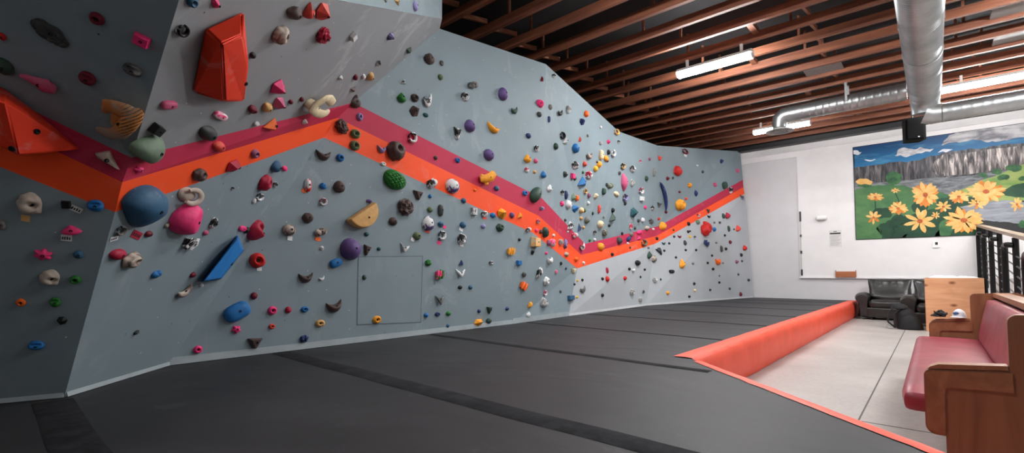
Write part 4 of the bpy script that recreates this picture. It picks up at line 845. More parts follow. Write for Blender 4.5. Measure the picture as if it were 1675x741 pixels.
# ---------------------------------------------------------------- crash mats
q = NT('mat_vinyl'); q.pr(.55, 0, .35)
v = q.coord('Object'); f = q.noise(v, 1.2, 6, .6); g = q.noise(v, 40, 3)
cc = q.ramp(f, [(.3, rgb((36, 36, 38))), (.7, rgb((48, 48, 50)))])
ch = q.noise(q.coord('Object', (1, 1.6, 1)), 2.0, 9, .75, .6)
cc = q.mix(q.ramp(ch, [(.60, (0,0,0)), (.82, (.22,.22,.22))]), cc, rgb((150, 150, 152)))
q.col(cc); w = q.noise(q.coord('Object', (1.0, 1.4, 1)), 1.1, 2, .5, .5)
bmp = q.n('ShaderNodeBump'); bmp.inputs['Strength'].default_value = .42; bmp.inputs['Distance'].default_value = .05; q.l(w, bmp.inputs['Height'])
b2_ = q.n('ShaderNodeBump'); b2_.inputs['Strength'].default_value = .12; b2_.inputs['Distance'].default_value = .004; q.l(g, b2_.inputs['Height']); q.l(bmp.outputs['Normal'], b2_.inputs['Normal'])
q.l(b2_.outputs['Normal'], q.b.inputs['Normal']); M_MAT = q.m
M_SEAM = plain('velcro_strip', (33, 33, 36), .95, var=.5, scale=11, bump=.5, spec=.2)
M_ORV = plain('orange_vinyl', (238, 84, 56), .48, var=.07, scale=5, bump=.1)
EX = -1.56                                     # face of the mat along the walkway
pA = at_z(1142, 592, MAT_Z); pB = at_z(1530, 741, MAT_Z); dg = (pB-pA).normalized(); pC = pA+dg*4.2
pA = Vector((EX+.10, pA.y, MAT_Z))
inset = [p+(Vector((1, 0, 0)) if i > 0 else Vector((1, 0, 0)))*.006 for i, p in enumerate(base)]
crash = empty('crash_mat', (-2.5, 4, 0), 'wide charcoal vinyl crash mat covering the floor below the climbing wall', 'crash mat')
pos = crash.location
def child(o, par): o.parent = par; o.matrix_parent_inverse = Matrix.Translation(par.location).inverted(); return o
rim = [Vector((p.x+.004, p.y, 0)) for p in base[::-1]]
rim = [Vector((rim[0].x, BY-.02, 0))]+rim+[Vector((rim[-1].x, -3.6, 0)), Vector((pC.x, -3.6, 0)), Vector((pC.x, pC.y, 0)), Vector((pA.x, pA.y, 0)), Vector((EX, pA.y+.12, 0)), Vector((EX, BY-.02, 0))]
bm = B(); prism(bm, [(p.x, p.y) for p in rim], 'z', .004, MAT_Z)
child(finish('mat_body', bm, M_MAT, smooth=False), crash)
# orange vinyl face and rolled top edge along the walkway: bulging, slightly wrinkled
bm = B(); ys = [pA.y+.10+(BY-.10-pA.y-.10)*i/90 for i in range(91)]; rows = []
prof = [(-.15, .006), (-.05, .012), (.005, .008), (.035, -.02), (.05, -.09), (.052, -.20), (.045, -.30), (.02, -.395)]
for y in ys:
    wv = noise.noise(Vector((y*2.1, 3, 0)))*.012; row = []
    for j, (dx, dz) in enumerate(prof):
        row.append(bm.verts.new((EX+dx+(wv+.006*noise.noise(Vector((y*9, j*2.1, 4))))*(j > 1), y, MAT_Z+dz+.004*noise.noise(Vector((y*3, j, 9))))))
    rows.append(row)
for a, b in zip(rows, rows[1:]):
    for j in range(len(prof)-1): bm.faces.new((a[j], b[j], b[j+1], a[j+1]))
eb = child(finish('orange_edge', bm, M_ORV), crash); eb['label'] = 'orange vinyl face and rolled edge'
bm = B(); box(bm, EX+.002, EX+.06, BY-.10, BY-.035, .005, MAT_Z-.004); child(finish('end_cap', bm, M_BLK, smooth=False, bevel=.006), crash)
# orange band on the near edge
bm = B(); nrm = Vector((-dg.y, dg.x, 0)); nrm = nrm if nrm.dot(Vector((1, 1, 0))) > 0 else -nrm; rows = []
pA0 = at_z(1142, 592, MAT_Z)
for i in range(61):
    p = pA0+dg*(4.2*i/60); wv = .010*noise.noise(Vector((i*.5, 0, 5)))
    rows.append([bm.verts.new(p+nrm*(dx+wv)+Vector((0, 0, dz))) for dx, dz in ((-.035, .004), (.0, .012), (.028, .006), (.034, -.02), (.03, -.07), (.02, -.395))])
for a, b in zip(rows, rows[1:]):
    for j in range(5): bm.faces.new((a[j], b[j], b[j+1], a[j+1]))
ob = child(finish('orange_band', bm, M_ORV), crash); ob['label'] = 'orange strip along the slanting near edge'
for i, Y in enumerate((.32, 1.88, 3.60, 5.40, 7.2, 9.0, 10.8, 12.6, 14.0)):
    hw = .085 if Y < 3 else .05 if Y < 5 else .03; bm = B(); n = 60; rows = []
    x1 = EX-.17 if Y > pA0.y+.1 else pA0.x+(dg.x/dg.y)*(Y-pA0.y)-.15
    d = ray(10, 400); 
    x0 = -4.30
    # start at the wall
    for k in range(6):
        a, b = base[k], base[k+1]
        if min(a.y, b.y) <= Y <= max(a.y, b.y): x0 = a.x+(b.x-a.x)*(Y-a.y)/(b.y-a.y)+.05
    if Y < base[1].y: x0 = -3.74
    for k in range(n+1):
        t = k/n; x = x0+(x1-x0)*t; wv = .02*noise.noise(Vector((x*1.5, Y, 0))); hq = .004*noise.noise(Vector((x*4, Y, 2)))
        rows.append([bm.verts.new((x, Y+wv+s*hw, MAT_Z+z+max(0, hq))) for s, z in ((-1, .0005), (-.9, .003), (0, .004), (.9, .003), (1, .0005))])
    for a, b in zip(rows, rows[1:]):
        for j in range(4): bm.faces.new((a[j], b[j], b[j+1], a[j+1]))
    child(finish('seam_strip', bm, M_SEAM), crash)
# ---------------------------------------------------------------- pew with red cushions
M_OAK = wood('oak_panel', (122, 78, 52), (158, 106, 74), 2, 1.0, .42)
M_OAKX = wood('oak_rail', (130, 84, 56), (168, 116, 82), 1, 1.0, .42)
q = NT('red_upholstery'); q.pr(.42, 0, .45); v = q.coord('Object'); f = q.noise(v, 5, 5)
q.col(q.ramp(f, [(.3, rgb((126, 42, 54))), (.7, rgb((156, 62, 74)))])); q.bump(q.noise(v, 9, 4), .15, .01); M_REDV = q.m
Y0, Y1 = 3.40, 6.76
pew = empty('church_pew', (.2, (Y0+Y1)/2, 0), 'long oak church pew with red vinyl seat and back cushions, beside the plywood crate', 'bench')
def arcpts(cx, cy, r, a0, a1, n=6): return [(cx+r*math.cos(math.radians(a0+(a1-a0)*i/n)), cy+r*math.sin(math.radians(a0+(a1-a0)*i/n))) for i in range(n+1)]
end_out = [(.02, 0), (.02, .27)]+arcpts(-.015, .315, .045, -90, -180, 5)+arcpts(-.025, .575, .035, 180, 80, 5)+[(.262, .637)]+[(.262, .875)]+arcpts(.302, .875, .040, 180, 90, 5)+[(.60, .928)]+[(.66, .90), (.66, 0)]
for ya, yb, s in ((Y0, Y0+.055, 1), (Y1-.055, Y1, -1)):
    bm = B(); prism(bm, end_out, 'y', ya, yb); e = child(finish('end_panel', bm, M_OAK, smooth=False, bevel=.006), pew)
    ya2, yb2 = (ya-.012, ya-.0005) if s > 0 else (ya-.012, ya-.0005)
    # raised scroll arm and post mouldings on the panel
    bm = B(); prism(bm, [(-.055, .30), (.018, .275), (.022, .50)]+arcpts(.05, .50, .028, 180, 90, 4)+[(.272, .535), (.272, .628), (-.02, .604), (-.052, .585)], 'y', ya2, yb2); child(finish('arm_moulding', bm, M_OAKX, smooth=False, bevel=.004), pew)
    bm = B(); prism(bm, [(-.045, .612), (.258, .640), (.258, .662), (.0, .640), (-.03, .626)], 'y', ya-.004, yb+.03); child(finish('arm_cap', bm, M_OAKX, smooth=False, bevel=.004), pew)
ya, yb = Y0+.06, Y1-.06
bm = B(); cushion(bm, -.165, .34, ya+.01, yb-.01, .345, .475, .055, .018, 16); child(finish('seat_cushion', bm, M_REDV), pew)
bm = B(); box(bm, .0, .36, ya, yb, .31, .343); child(finish('seat_board', bm, M_OAKX, smooth=False), pew)
bm = B(); cushion(bm, -.045, .045, ya+.01, yb-.01, -.20, .20, .035, .0, 12); bk = child(finish('back_cushion', bm, M_REDV), pew)
for v in bk.data.vertices:
    x, z = v.co.x, v.co.z; t = .20; v.co.x = .375+x+t*z; v.co.z = .665+z
bm = B(); prism(bm, [(.40, .46), (.425, .46), (.525, .90), (.495, .90)], 'y', ya, yb); child(finish('back_board', bm, M_OAK, smooth=False), pew)
bm = B(); box(bm, .425, .54, ya, yb, .885, .925); child(finish('top_rail', bm, M_OAKX, smooth=False, bevel=.008), pew)
bm = B(); box(bm, .12, .15, ya, yb, .02, .31); child(finish('front_rail', bm, M_OAK, smooth=False), pew)
# items on its far arm
M_CLOTH = plain('black_cloth', (22, 22, 25), .9, var=.3, scale=20, bump=.4)
bm = half(4, lambda p: Vector((p.x*(1+.5*noise.noise(p*3)), p.y*(1+.4*noise.noise(p*4)), p.z*(.6+.8*abs(noise.noise(p*3.3))))))
for v in bm.verts: v.co = Vector((v.co.x*.125, v.co.y*.14, max(0, v.co.z)*.075))
o = finish('folded_jacket', bm, M_CLOTH); o.location = (.03, Y1-.02, .668); tag(o, 'crumpled black jacket left on the far arm of the pew', 'jacket')
M_CAP = plain('white_cap', (214, 214, 216), .8, var=.05, scale=20, bump=.2); M_CAPB = plain('blue_cap_patch', (70, 104, 150), .8)
cap = empty('baseball_cap', (.178, Y1-.01, .668), 'white cap with a blue patch lying on the far arm of the pew', 'cap', -.2)
bm = half(3); 
for v in bm.verts: v.co = Vector((v.co.x*.11, v.co.y*.13, max(0, v.co.z)*.085))
c_ = finish('crown', bm, M_CAP); c_.parent = cap
bm = B(); lathe(bm, [(0, .012), (.04, .011), (.06, .004), (.06, 0), (.04, .006), (0, .007)], 16); 
for v in bm.verts: v.co.y = v.co.y*.7-.06
c_ = finish('brim', bm, M_CAP); c_.parent = cap
bm = B(); 
for k in range(5):
    pass
bmesh.ops.create_icosphere(bm, subdivisions=2, radius=.5)
for v in bm.verts: v.co = Vector((v.co.x*.05-.015, v.co.y*.02-.055, v.co.z*.035+.04))
c_ = finish('patch', bm, M_CAPB); c_.parent = cap

# ---------------------------------------------------------------- plywood crate
q = NT('crate_plywood'); q.pr(.6); v = q.coord('Object', (.9, .9, 5)); f = q.noise(v, 1.6, 6, .6, 1.0)
cc = q.ramp(f, [(.3, rgb((200, 140, 98))), (.7, rgb((226, 170, 128)))])
vk = q.coord('Object', (2.4, 2.4, 4.4), (PI/2, 0, 0)); vo = q.n('ShaderNodeTexVoronoi', voronoi_dimensions='2D'); vo.inputs['Scale'].default_value = 1; q.l(vk, vo.inputs['Vector']); vo.inputs['Randomness'].default_value = .9
sp = q.n('ShaderNodeSeparateColor'); q.l(vo.outputs['Color'], sp.inputs[0]); sel = q.ramp(sp.outputs[0], [(.6, (0,0,0)), (.62, (1,1,1))], 'CONSTANT')
kk = q.mix(1.0, q.ramp(vo.outputs['Distance'], [(.05, (1,1,1)), (.16, (0,0,0))]), sel, 'MULTIPLY')
q.col(q.mix(kk, cc, rgb((134, 74, 42)))); M_PLY = q.m
M_PLYE = plain('plywood_edge', (150, 98, 64), .7)
KX0, KX1, KY0, KY1, KZ = -.15, .68, 12.3, 13.0, 1.03
crate = empty('plywood_crate', ((KX0+KX1)/2, (KY0+KY1)/2, 0), 'tall knotty plywood crate with paper on top, beside the black armchairs', 'crate')
t = .02
for nm, a in (('front_panel', (KX0, KX1, KY0, KY0+t, .0, KZ)), ('back_panel', (KX0, KX1, KY1-t, KY1, .0, KZ)), ('side_panel', (KX0, KX0+t, KY0+t+.001, KY1-t-.001, .0, KZ)), ('side_panel', (KX1-t, KX1, KY0+t+.001, KY1-t-.001, .0, KZ)), ('top_panel', (KX0+t, KX1-t, KY0+t, KY1-t, KZ-t, KZ-.001))):
    bm = B(); box(bm, *a); child(finish(nm, bm, M_PLY, smooth=False, bevel=.003), crate)
M_PAPER = plain('white_paper', (226, 226, 226), .7, var=.03)
bm = B(); rows = []
for i in range(13):
    x = KX0+.05+(KX1-KX0-.10)*i/12; rows.append([bm.verts.new((x, KY0+.03+(KY1-KY0-.1)*j/8, KZ+.002+(.032+.035*noise.noise(Vector((i*.6, j*.5, 1))))*min(1, 3*math.sin(PI*i/12))*math.sin(PI*j/8)**.5)) for j in range(9)])
for a, b in zip(rows, rows[1:]):
    for j in range(8): bm.faces.new((a[j], b[j], b[j+1], a[j+1]))
tag(finish('paper_sheet', bm, M_PAPER), 'crinkled white paper sheet lying on top of the plywood crate', 'paper')

# ---------------------------------------------------------------- armchairs
q = NT('black_leather'); q.pr(.34, 0, .5); v = q.coord('Object'); f = q.noise(v, 6, 5)
q.col(q.ramp(f, [(.3, rgb((30, 27, 27))), (.7, rgb((46, 42, 41)))])); q.bump(q.noise(v, 7, 5), .35, .015); M_LEA = q.m
def armchair(loc, rz, label):
    W, Dp = 1.22, .92
    e = empty('armchair', loc, label, 'armchair', rz, 'black leather armchairs')
    def ch(nm, bm): o = finish(nm, bm, M_LEA); o.parent = e; return o
    bm = B(); cushion(bm, -W/2+.2, W/2-.2, -Dp/2+.03, Dp/2-.1, .06, .30, .03, 0, 8); ch('base', bm)
    bm = B(); cushion(bm, -W/2+.235, W/2-.235, -Dp/2-.02, Dp/2-.26, .29, .47, .07, .03, 12); ch('seat_cushion', bm)
    bm = B(); cushion(bm, -W/2+.20, W/2-.20, Dp/2-.24, Dp/2-.04, .20, .80, .07, 0, 10); ch('backrest', bm)
    # loose back cushion: drooping hollow front, pointed top corners
    bm = B(); cushion(bm, -W/2+.215, W/2-.215, -.09, .10, -.26, .27, .06, 0, 14)
    for v in bm.verts:
        u = v.co.x/(W/2-.215); zz = v.co.z/.27
        if zz < 0: v.co.z *= 1-.42*abs(u)**1.5
        if zz > .6: v.co.z += .035*abs(u)**4-.01
        v.co.x *= 1+.10*max(0, zz)
        if v.co.y < 0: v.co.y += -.05*math.exp(-((zz+.5)/.4)**2)*(1-u*u)+.02*math.cos(9*u)*max(0, zz)
        v.co.y += Dp/2-.30+.10*zz; v.co.z += .70
    ch('back_cushion', bm)
    for s in (-1, 1):
        # rolled arm
        xc = s*(W/2-.12)
        out = [(xc-.085, .06), (xc+.085, .06)] if s > 0 else [(xc-.085, .06), (xc+.085, .06)]
        pr = [(-s*.10, .05), (-s*.11, .46)]+[(s*.02+.145*math.cos(math.radians(a))*s*1.0, .535+.115*math.sin(math.radians(a))) for a in range(190, -50, -20)]+[(s*.075, .40), (s*.05, .05)]
        bm = B(); n = 10; rings = []
        for i in range(n+1):
            t_ = i/n; y = -Dp/2+.02+(Dp-.08)*t_; k = 1-.16*(abs(2*t_-1)**6)
            rings.append([bm.verts.new((xc+px*k, y-(.05 if i == 0 else 0)*0, .30+(pz-.30)*k)) for px, pz in pr])
        for a, b in zip(rings, rings[1:]):
            m = len(pr)
            for j in range(m): bm.faces.new((a[j], a[(j+1) % m], b[(j+1) % m], b[j]))
        bm.faces.new(rings[0]); bm.faces.new(rings[-1][::-1]); ch('arm', bm)
        for yy in (-Dp/2+.10, Dp/2-.16):
            bm = B(); lathe(bm, [(0, .06), (.03, .06), (.025, 0), (0, 0)], 10, (s*(W/2-.28), yy, 0)); o = finish('foot', bm, M_BLK); o.parent = e
armchair((-.84, 14.80, 0), 0, 'black leather armchair against the grey back wall, facing the mats end')
armchair((.065, 13.66, 0), 0, 'black leather armchair mostly hidden behind the plywood crate')

# ---------------------------------------------------------------- backpack
M_NYL = plain('black_nylon', (17, 17, 20), .75, var=.3, scale=20, bump=.3)
pk = empty('backpack', (-.395, 12.50, 0), 'black backpack slumped on the floor against the plywood crate', 'backpack', .08)
bm = half(4)
for v in bm.verts:
    z = v.co.z; k = 1+.10*noise.noise(v.co*4); v.co = Vector((v.co.x*.42*k*(1-.15*z), v.co.y*.36*k, 0)); v.co.z = (z**.75)*.47 if z > 0 else 0
    v.co.x -= .10*v.co.z/.47
o = finish('pack_body', bm, M_NYL); o.parent = pk
bm = half(3)
for v in bm.verts: z = v.co.z; v.co = Vector((v.co.x*.34-.02, v.co.y*.16-.15, z**.8*.28+.02 if z > 0 else .02))
o = finish('front_pocket', bm, M_NYL); o.parent = pk
bm = half(3)
for v in bm.verts: z = v.co.z; v.co = Vector((v.co.x*.30-.16, v.co.y*.26-.02, z*.10+.41))
o = finish('top_flap', bm, M_NYL); o.parent = pk
for s in (-1, 1):
    bm = B(); tube(bm, [(-.20+.06*s, -.10, .43), (-.30+.05*s, -.16, .30), (-.30+.05*s, -.18, .14), (-.24, -.17, .03)], .017, 8); o = finish('shoulder_strap', bm, M_NYL); o.parent = pk
bm = B(); tube(bm, [(-.30, -.20, .05), (-.36, -.22, .10), (-.38, -.22, .05), (-.33, -.23, .015), (-.28, -.22, .03)], .012, 8); o = finish('buckle_strap', bm, plain('grey_webbing', (150, 150, 150), .6)); o.parent = pk

# ---------------------------------------------------------------- stool at the picture's edge
st = empty('bar_stool', (.46, 2.76, 0), 'black metal stool with a round top, in front of the pew end', 'stool')
bm = B(); lathe(bm, [(0, .735), (.17, .735), (.185, .745), (.185, .765), (.17, .775), (0, .775)], 28); o = finish('round_top', bm, M_BLK); o.parent = st
for k in range(4):
    a = PI/4+k*PI/2; bm = B(); tube(bm, [(.10*math.cos(a), .10*math.sin(a), .735), (.19*math.cos(a), .19*math.sin(a), .0)], .013, 8); o = finish('leg', bm, M_BLK); o.parent = st
bm = B(); tube(bm, [(.185*math.cos(2*PI*k/24), .185*math.sin(2*PI*k/24), .40) for k in range(25)], .011, 8, caps=False); o = finish('foot_ring', bm, M_BLK); o.parent = st

# ---------------------------------------------------------------- railing along the ramp
M_RAIL = plain('black_rail_steel', (18, 18, 20), .4, .2); M_ROD = plain('steel_rod', (120, 120, 122), .35, .8); M_HW = wood('handrail_wood', (150, 132, 116), (182, 164, 146), 1, 1.4, .5)
RX = .80
def ztop(y): return 1.60+(y-8.95)*.094
rail = empty('ramp_railing', (RX, 10.5, 0), 'black steel ramp railing with horizontal rods and a timber handrail', 'railing')
ys = [15.2, 13.9, 12.5, 10.9, 8.95, 7.0]
for i, y in enumerate(ys):
    zt = ztop(y); w = .46 if i else .0
    bm = B(); tube(bm, [(RX, y, zt-1.25), (RX, y, zt-.02)], .034 if i else .05, 10); child(finish('post', bm, M_RAIL), rail)
    if i:
        x = RX-.075; bm = B(); pts = [(x, y+.36, zt-1.2), (x, y+.36, zt-.22)]+[(x, y+.36-.12*(1-math.cos(a)), zt-.22+.12*math.sin(a)) for a in (.4, .8, 1.2, PI/2)]+[(x, y-.02, zt-.11), (RX-.03, y-.02, zt-.115)]
        tube(bm, pts, .036, 10); child(finish('grab_loop', bm, M_RAIL), rail)
for k in range(7):
    dz = -.26-.13*k; bm = B(); tube(bm, [(RX, ys[-1], ztop(ys[-1])+dz), (RX, ys[0], ztop(ys[0])+dz)], .010, 8); child(finish('rod', bm, M_ROD), rail)
bm = B(); prism(bm, [(RX-.05, 0), (RX+.05, 0), (RX+.05, .045), (RX-.05, .045)], 'y', ys[-1]-.2, ys[0]+.1)
for v in bm.verts: v.co.z += ztop(v.co.y)+.0
child(finish('handrail', bm, M_HW, smooth=False, bevel=.008), rail)
bm = B(); vs = [(RX+.10, 6.4, 0), (RX+1.6, 6.4, 0), (RX+1.6, 15.4, 0), (RX+.10, 15.4, 0)]; lo = [bm.verts.new(p) for p in vs]; hi = [bm.verts.new((p[0], p[1], max(.02, ztop(p[1])-1.2))) for p in vs]
bm.faces.new(lo[::-1]); bm.faces.new(hi)
for j in range(4): bm.faces.new((lo[j], lo[(j+1) % 4], hi[(j+1) % 4], hi[j]))
struct('floor_ramp', bm, M_CONC, 'concrete ramp behind the railing', smooth=False)
bm = B(); vs = [(RX-.06, 6.4, 0), (RX+.095, 6.4, 0), (RX+.095, 15.4, 0), (RX-.06, 15.4, 0)]; lo = [bm.verts.new(p) for p in vs]; hi = [bm.verts.new((p[0], p[1], max(.02, ztop(p[1])-1.251))) for p in vs]
bm.faces.new(lo[::-1]); bm.faces.new(hi)
for j in range(4): bm.faces.new((lo[j], lo[(j+1) % 4], hi[(j+1) % 4], hi[j]))
struct('wall_kerb', bm, M_BGREY, smooth=False)

# ---------------------------------------------------------------- small things on the back wall
YW = BY-.031
def wpt(x, y): return at_Y(x, y, YW)
p = wpt(1344, 357); bm = B(); 
cushion(bm, p.x-.13, p.x+.13, YW-.12, YW-.001, p.z-.065, p.z+.065, .05, 0, 10); el = tag(finish('emergency_light', bm, plain('white_plastic', (238, 236, 232), .4, var=.02)), 'white oval emergency light on the white wall above the notice', 'light')
bm = B(); box(bm, p.x-.10, p.x+.10, YW-.1225, YW-.1195, p.z-.03, p.z-.022); finish('seam', bm, plain('pale_seam', (196, 196, 196), .6), el, smooth=False)
a, b = wpt(1356, 377), wpt(1377, 404)
bm = B(); box(bm, a.x, b.x, YW-.004, YW-.001, b.z, a.z); nt = tag(finish('paper_notice', bm, plain('notice_paper', (218, 216, 214), .7, var=.02), smooth=False), 'printed white paper notice taped to the white wall', 'notice')
bm = B(); w_ = b.x-a.x; hh = a.z-b.z
box(bm, a.x+.06*w_, b.x-.06*w_, YW-.0055, YW-.0045, a.z-.24*hh, a.z-.15*hh); finish('header_bar', bm, M_BLK, nt, smooth=False)
bm = B(); box(bm, a.x+.36*w_, b.x-.36*w_, YW-.0055, YW-.0045, a.z-.12*hh, a.z-.05*hh)
for k in range(9): z = a.z-(.32+.07*k)*hh; box(bm, a.x+.08*w_, b.x-(.08+.1*(k % 3))*w_, YW-.0055, YW-.0045, z-.018*hh, z)
finish('printed_text', bm, plain('grey_print', (150, 148, 148), .8), nt, smooth=False)
a, b = wpt(1367, 441), wpt(1401, 452)
zb = WZ0+.002
tr = empty('wooden_tray', ((a.x+b.x)/2, YW-.05, zb), 'little brown wooden tray standing on the ledge of the white wall', 'tray')
M_TRAY = wood('tray_wood', (150, 84, 48), (186, 112, 68), 0, 2, .5); w2 = (b.x-a.x)/2
bm = B(); box(bm, -w2+.013, w2-.013, -.03, -.018, .0, .15); o = finish('front_board', bm, M_TRAY, smooth=False); o.parent = tr
for s in (-1, 1): bm = B(); box(bm, s*(w2-.006)-.006, s*(w2-.006)+.006, -.03, .017, .0, .185); o = finish('side_board', bm, M_TRAY, smooth=False); o.parent = tr
bm = B(); box(bm, -w2+.013, w2-.013, -.0175, .017, .0, .012); o = finish('base_board', bm, M_TRAY, smooth=False); o.parent = tr
a, b = wpt(1525, 395), wpt(1537, 405)
bm = B(); box(bm, a.x, b.x, YW-.028, YW-.001, b.z, a.z); th = tag(finish('thermostat', bm, plain('white_plastic', (238, 236, 232), .4), smooth=False, bevel=.006), 'white wall thermostat with a dark screen below the mural', 'thermostat')
bm = B(); box(bm, a.x+.05, b.x-.03, YW-.0295, YW-.0285, (a.z+b.z)/2-.01, a.z-.02); finish('screen', bm, M_BLK, th, smooth=False)
a, b = wpt(1309, 346), wpt(1309, 451)
cd = empty('black_cord', (a.x, YW-.02, b.z), 'thin black cord hanging down the edge of the white wall', 'cord')
bm = B(); tube(bm, [(.0, 0, a.z-b.z), (.004, 0, (a.z-b.z)*.8), (-.004, 0, (a.z-b.z)*.4), (0, 0, .0)], .010, 8); o = finish('cord_line', bm, plain('white_cord', (190, 188, 186), .6)); o.parent = cd
for z0, z1 in ((.84, 1.0), (.60, .64), (.34, .39), (0, .10)):
    bm = B(); cushion(bm, -.022, .022, -.013, .016, z0*(a.z-b.z), z1*(a.z-b.z), .012, 0, 6); o = finish('clip', bm, M_BLK); o.parent = cd

# ---------------------------------------------------------------- ducts
q = NT('galvanised_steel'); q.pr(.38, .8); v = q.coord('Object'); f = q.noise(v, 3, 3)
q.col(q.ramp(f, [(.3, rgb((160, 165, 166))), (.7, rgb((190, 194, 195)))])); M_GALV = q.m
M_GRILL = plain('diffuser_grey', (176, 176, 174), .5)
DX, DYE, DZ = -.03, 11.35, 4.42
duct = empty('spiral_duct', (DX, 6, DZ), 'big round galvanised spiral duct running below the joists and turning at its end', 'duct')
bm = B(); pts, rs = [], []
n = 640
for i in range(n+1):
    y = 2.2+(DYE-2.2)*i/n; ph = (y/.058) % 1; pts.append((DX, y, DZ)); rs.append(.226+(.007 if ph < .3 else 0))
tube(bm, pts, rs, 36); child(finish('main_run', bm, M_GALV), duct)
bm = B(); tube(bm, [(DX, 9.2+k*.02, DZ) for k in range(4)], [.234, .240, .240, .234], 36); child(finish('joint_band', bm, M_GALV), duct)
bm = B(); pts = []; rs = []
for i in range(8): a = PI/2*i/7; pts.append((DX+.16*(1-math.cos(a))*0, DYE+.32*math.sin(a), DZ-.32*(1-math.cos(a)))); rs.append(.228-.004*i)
tube(bm, pts, rs, 28); 
bm2 = None; child(finish('elbow', bm, M_GALV), duct)
EZ = DZ-.36
bm = B(); pts = [(DX+.0, DYE+.30, EZ+.04), (DX+.10, DYE+.31, EZ), (DX+.22, DYE+.31, EZ)]; tube(bm, pts, [.19, .185, .175], 28); child(finish('side_collar', bm, M_GALV), duct)
bm = B(); m = 160; tube(bm, [(DX+.23+3.6*i/m, DYE+.31, EZ) for i in range(m+1)], [.158+(.005 if (i*3.6/m/.13) % 1 < .2 else 0) for i in range(m+1)], 28); child(finish('side_run', bm, M_GALV), duct)
bd = empty('branch_duct', (-1.2, DYE+.15, 4.53), 'slimmer round galvanised branch duct leading off the big duct to a ceiling diffuser', 'duct')
YB = DYE+.15
bm = B(); m = 110; x0, x1 = DX-.25, -2.22; tube(bm, [(x0+(x1-x0)*i/m, YB, 4.53) for i in range(m+1)], [.158+(.006 if (i*(x0-x1)/m/.12) % 1 < .2 else 0) for i in range(m+1)], 28); child(finish('branch_run', bm, M_GALV), bd)
bm = B(); tube(bm, [(-2.22, YB, 4.53), (-2.32, YB, 4.52), (-2.40, YB, 4.46), (-2.42, YB, 4.36), (-2.42, YB, 4.27)], [.163, .167, .16, .14, .13], 24); child(finish('drop_elbow', bm, M_GALV), bd)
bm = B(); lathe(bm, [(.13, .06), (.15, .03), (.27, .0), (.275, -.012), (.24, -.02), (.16, .012), (.15, .012)], 32, (-2.42, YB, 4.20)); dd = child(finish('diffuser_cone', bm, M_GRILL), bd)
for r0 in (.18, .11, .05):
    bm = B(); lathe(bm, [(r0, -.012), (r0-.012, -.022), (r0-.045, .005), (r0-.03, .012)], 28, (-2.42, YB, 4.205)); child(finish('diffuser_ring', bm, M_GRILL), bd)
for par, x, y, w, zt in ((duct, DX, 4.6, .237, DZ), (duct, DX, 8.2, .237, DZ), (bd, -1.2, YB, .168, 4.53)):
    bm = B()
    if par is duct:
        for s in (-1, 1): box(bm, x+s*w-.004, x+s*w+.004, y-.02, y+.02, zt, JZ0-.001)
    else:
        for s in (-1, 1): box(bm, x-.02, x+.02, y+s*w-.004, y+s*w+.004, zt, JZ0+.05)
    child(finish('hanger_strap', bm, M_GALV, smooth=False), par)
# speaker hung under the duct's end
sp = empty('hanging_speaker', (-.235, 12.55, 3.79), 'black loudspeaker hanging below the end of the big duct, in front of the mural', 'speaker', .35)
bm = B(); prism(bm, [(-.17, -.12), (.17, -.12), (.13, .14), (-.13, .14)], 'z', 0, .46); o = finish('cabinet', bm, plain('speaker_case', (9, 9, 10), .8, spec=.15), smooth=False, bevel=.03); o.parent = sp
bm = B(); cushion(bm, -.135, .135, -.135, -.118, .03, .43, .008, 0, 6); o = finish('grille', bm, plain('speaker_grille', (10, 10, 11), .9, spec=.1, bump=.4, scale=90)); o.parent = sp
bm = B(); box(bm, .03, .06, -.142, -.136, .05, .07); o = finish('badge', bm, plain('silver_badge', (200, 200, 200), .3, .6), smooth=False); o.parent = sp
bm = B(); tube(bm, [(0, .02, .455), (0, .02, JZ0-3.79-.001)], .016, 8); box(bm, -.10, .10, .0, .04, .458, .475); o = finish('bracket', bm, M_BLK); o.parent = sp

# ---------------------------------------------------------------- fluorescent lights
M_HOUSE = plain('white_metal', (226, 226, 224), .45)
LIGHTS = [(-2.72, 8.28, 9.6, 'bright fluorescent strip light hung below the joists nearest the climbing wall'), (-2.70, 13.0, 2.3, 'fluorescent strip light half hidden behind the branch duct and diffuser'), (.95, 12.4, 6.6, 'fluorescent strip light beyond the end of the big duct, above the mural'),
          (1.9, 8.28, 12.0, 'unseen fluorescent strip light added over the walkway side of the hall'), (2.3, 4.0, 2.0, 'unseen fluorescent strip light added over the pew'), (-2.2, 4.3, 4.0, 'unseen fluorescent strip light added over the middle of the crash mats'), (.95, 4.3, 3.2, 'unseen fluorescent strip light added over the near corner of the walkway'), (-2.4, .8, 4.0, 'unseen fluorescent strip light added above the near end of the crash mats')]  # lamps on this line are out of view, added to brighten wall and floor
M_TUBES = {}
def tube_mat(k):
    if k not in M_TUBES: M_TUBES[k] = emit('light_diffuser', (251, 251, 251), 26.0*k)
    return M_TUBES[k]
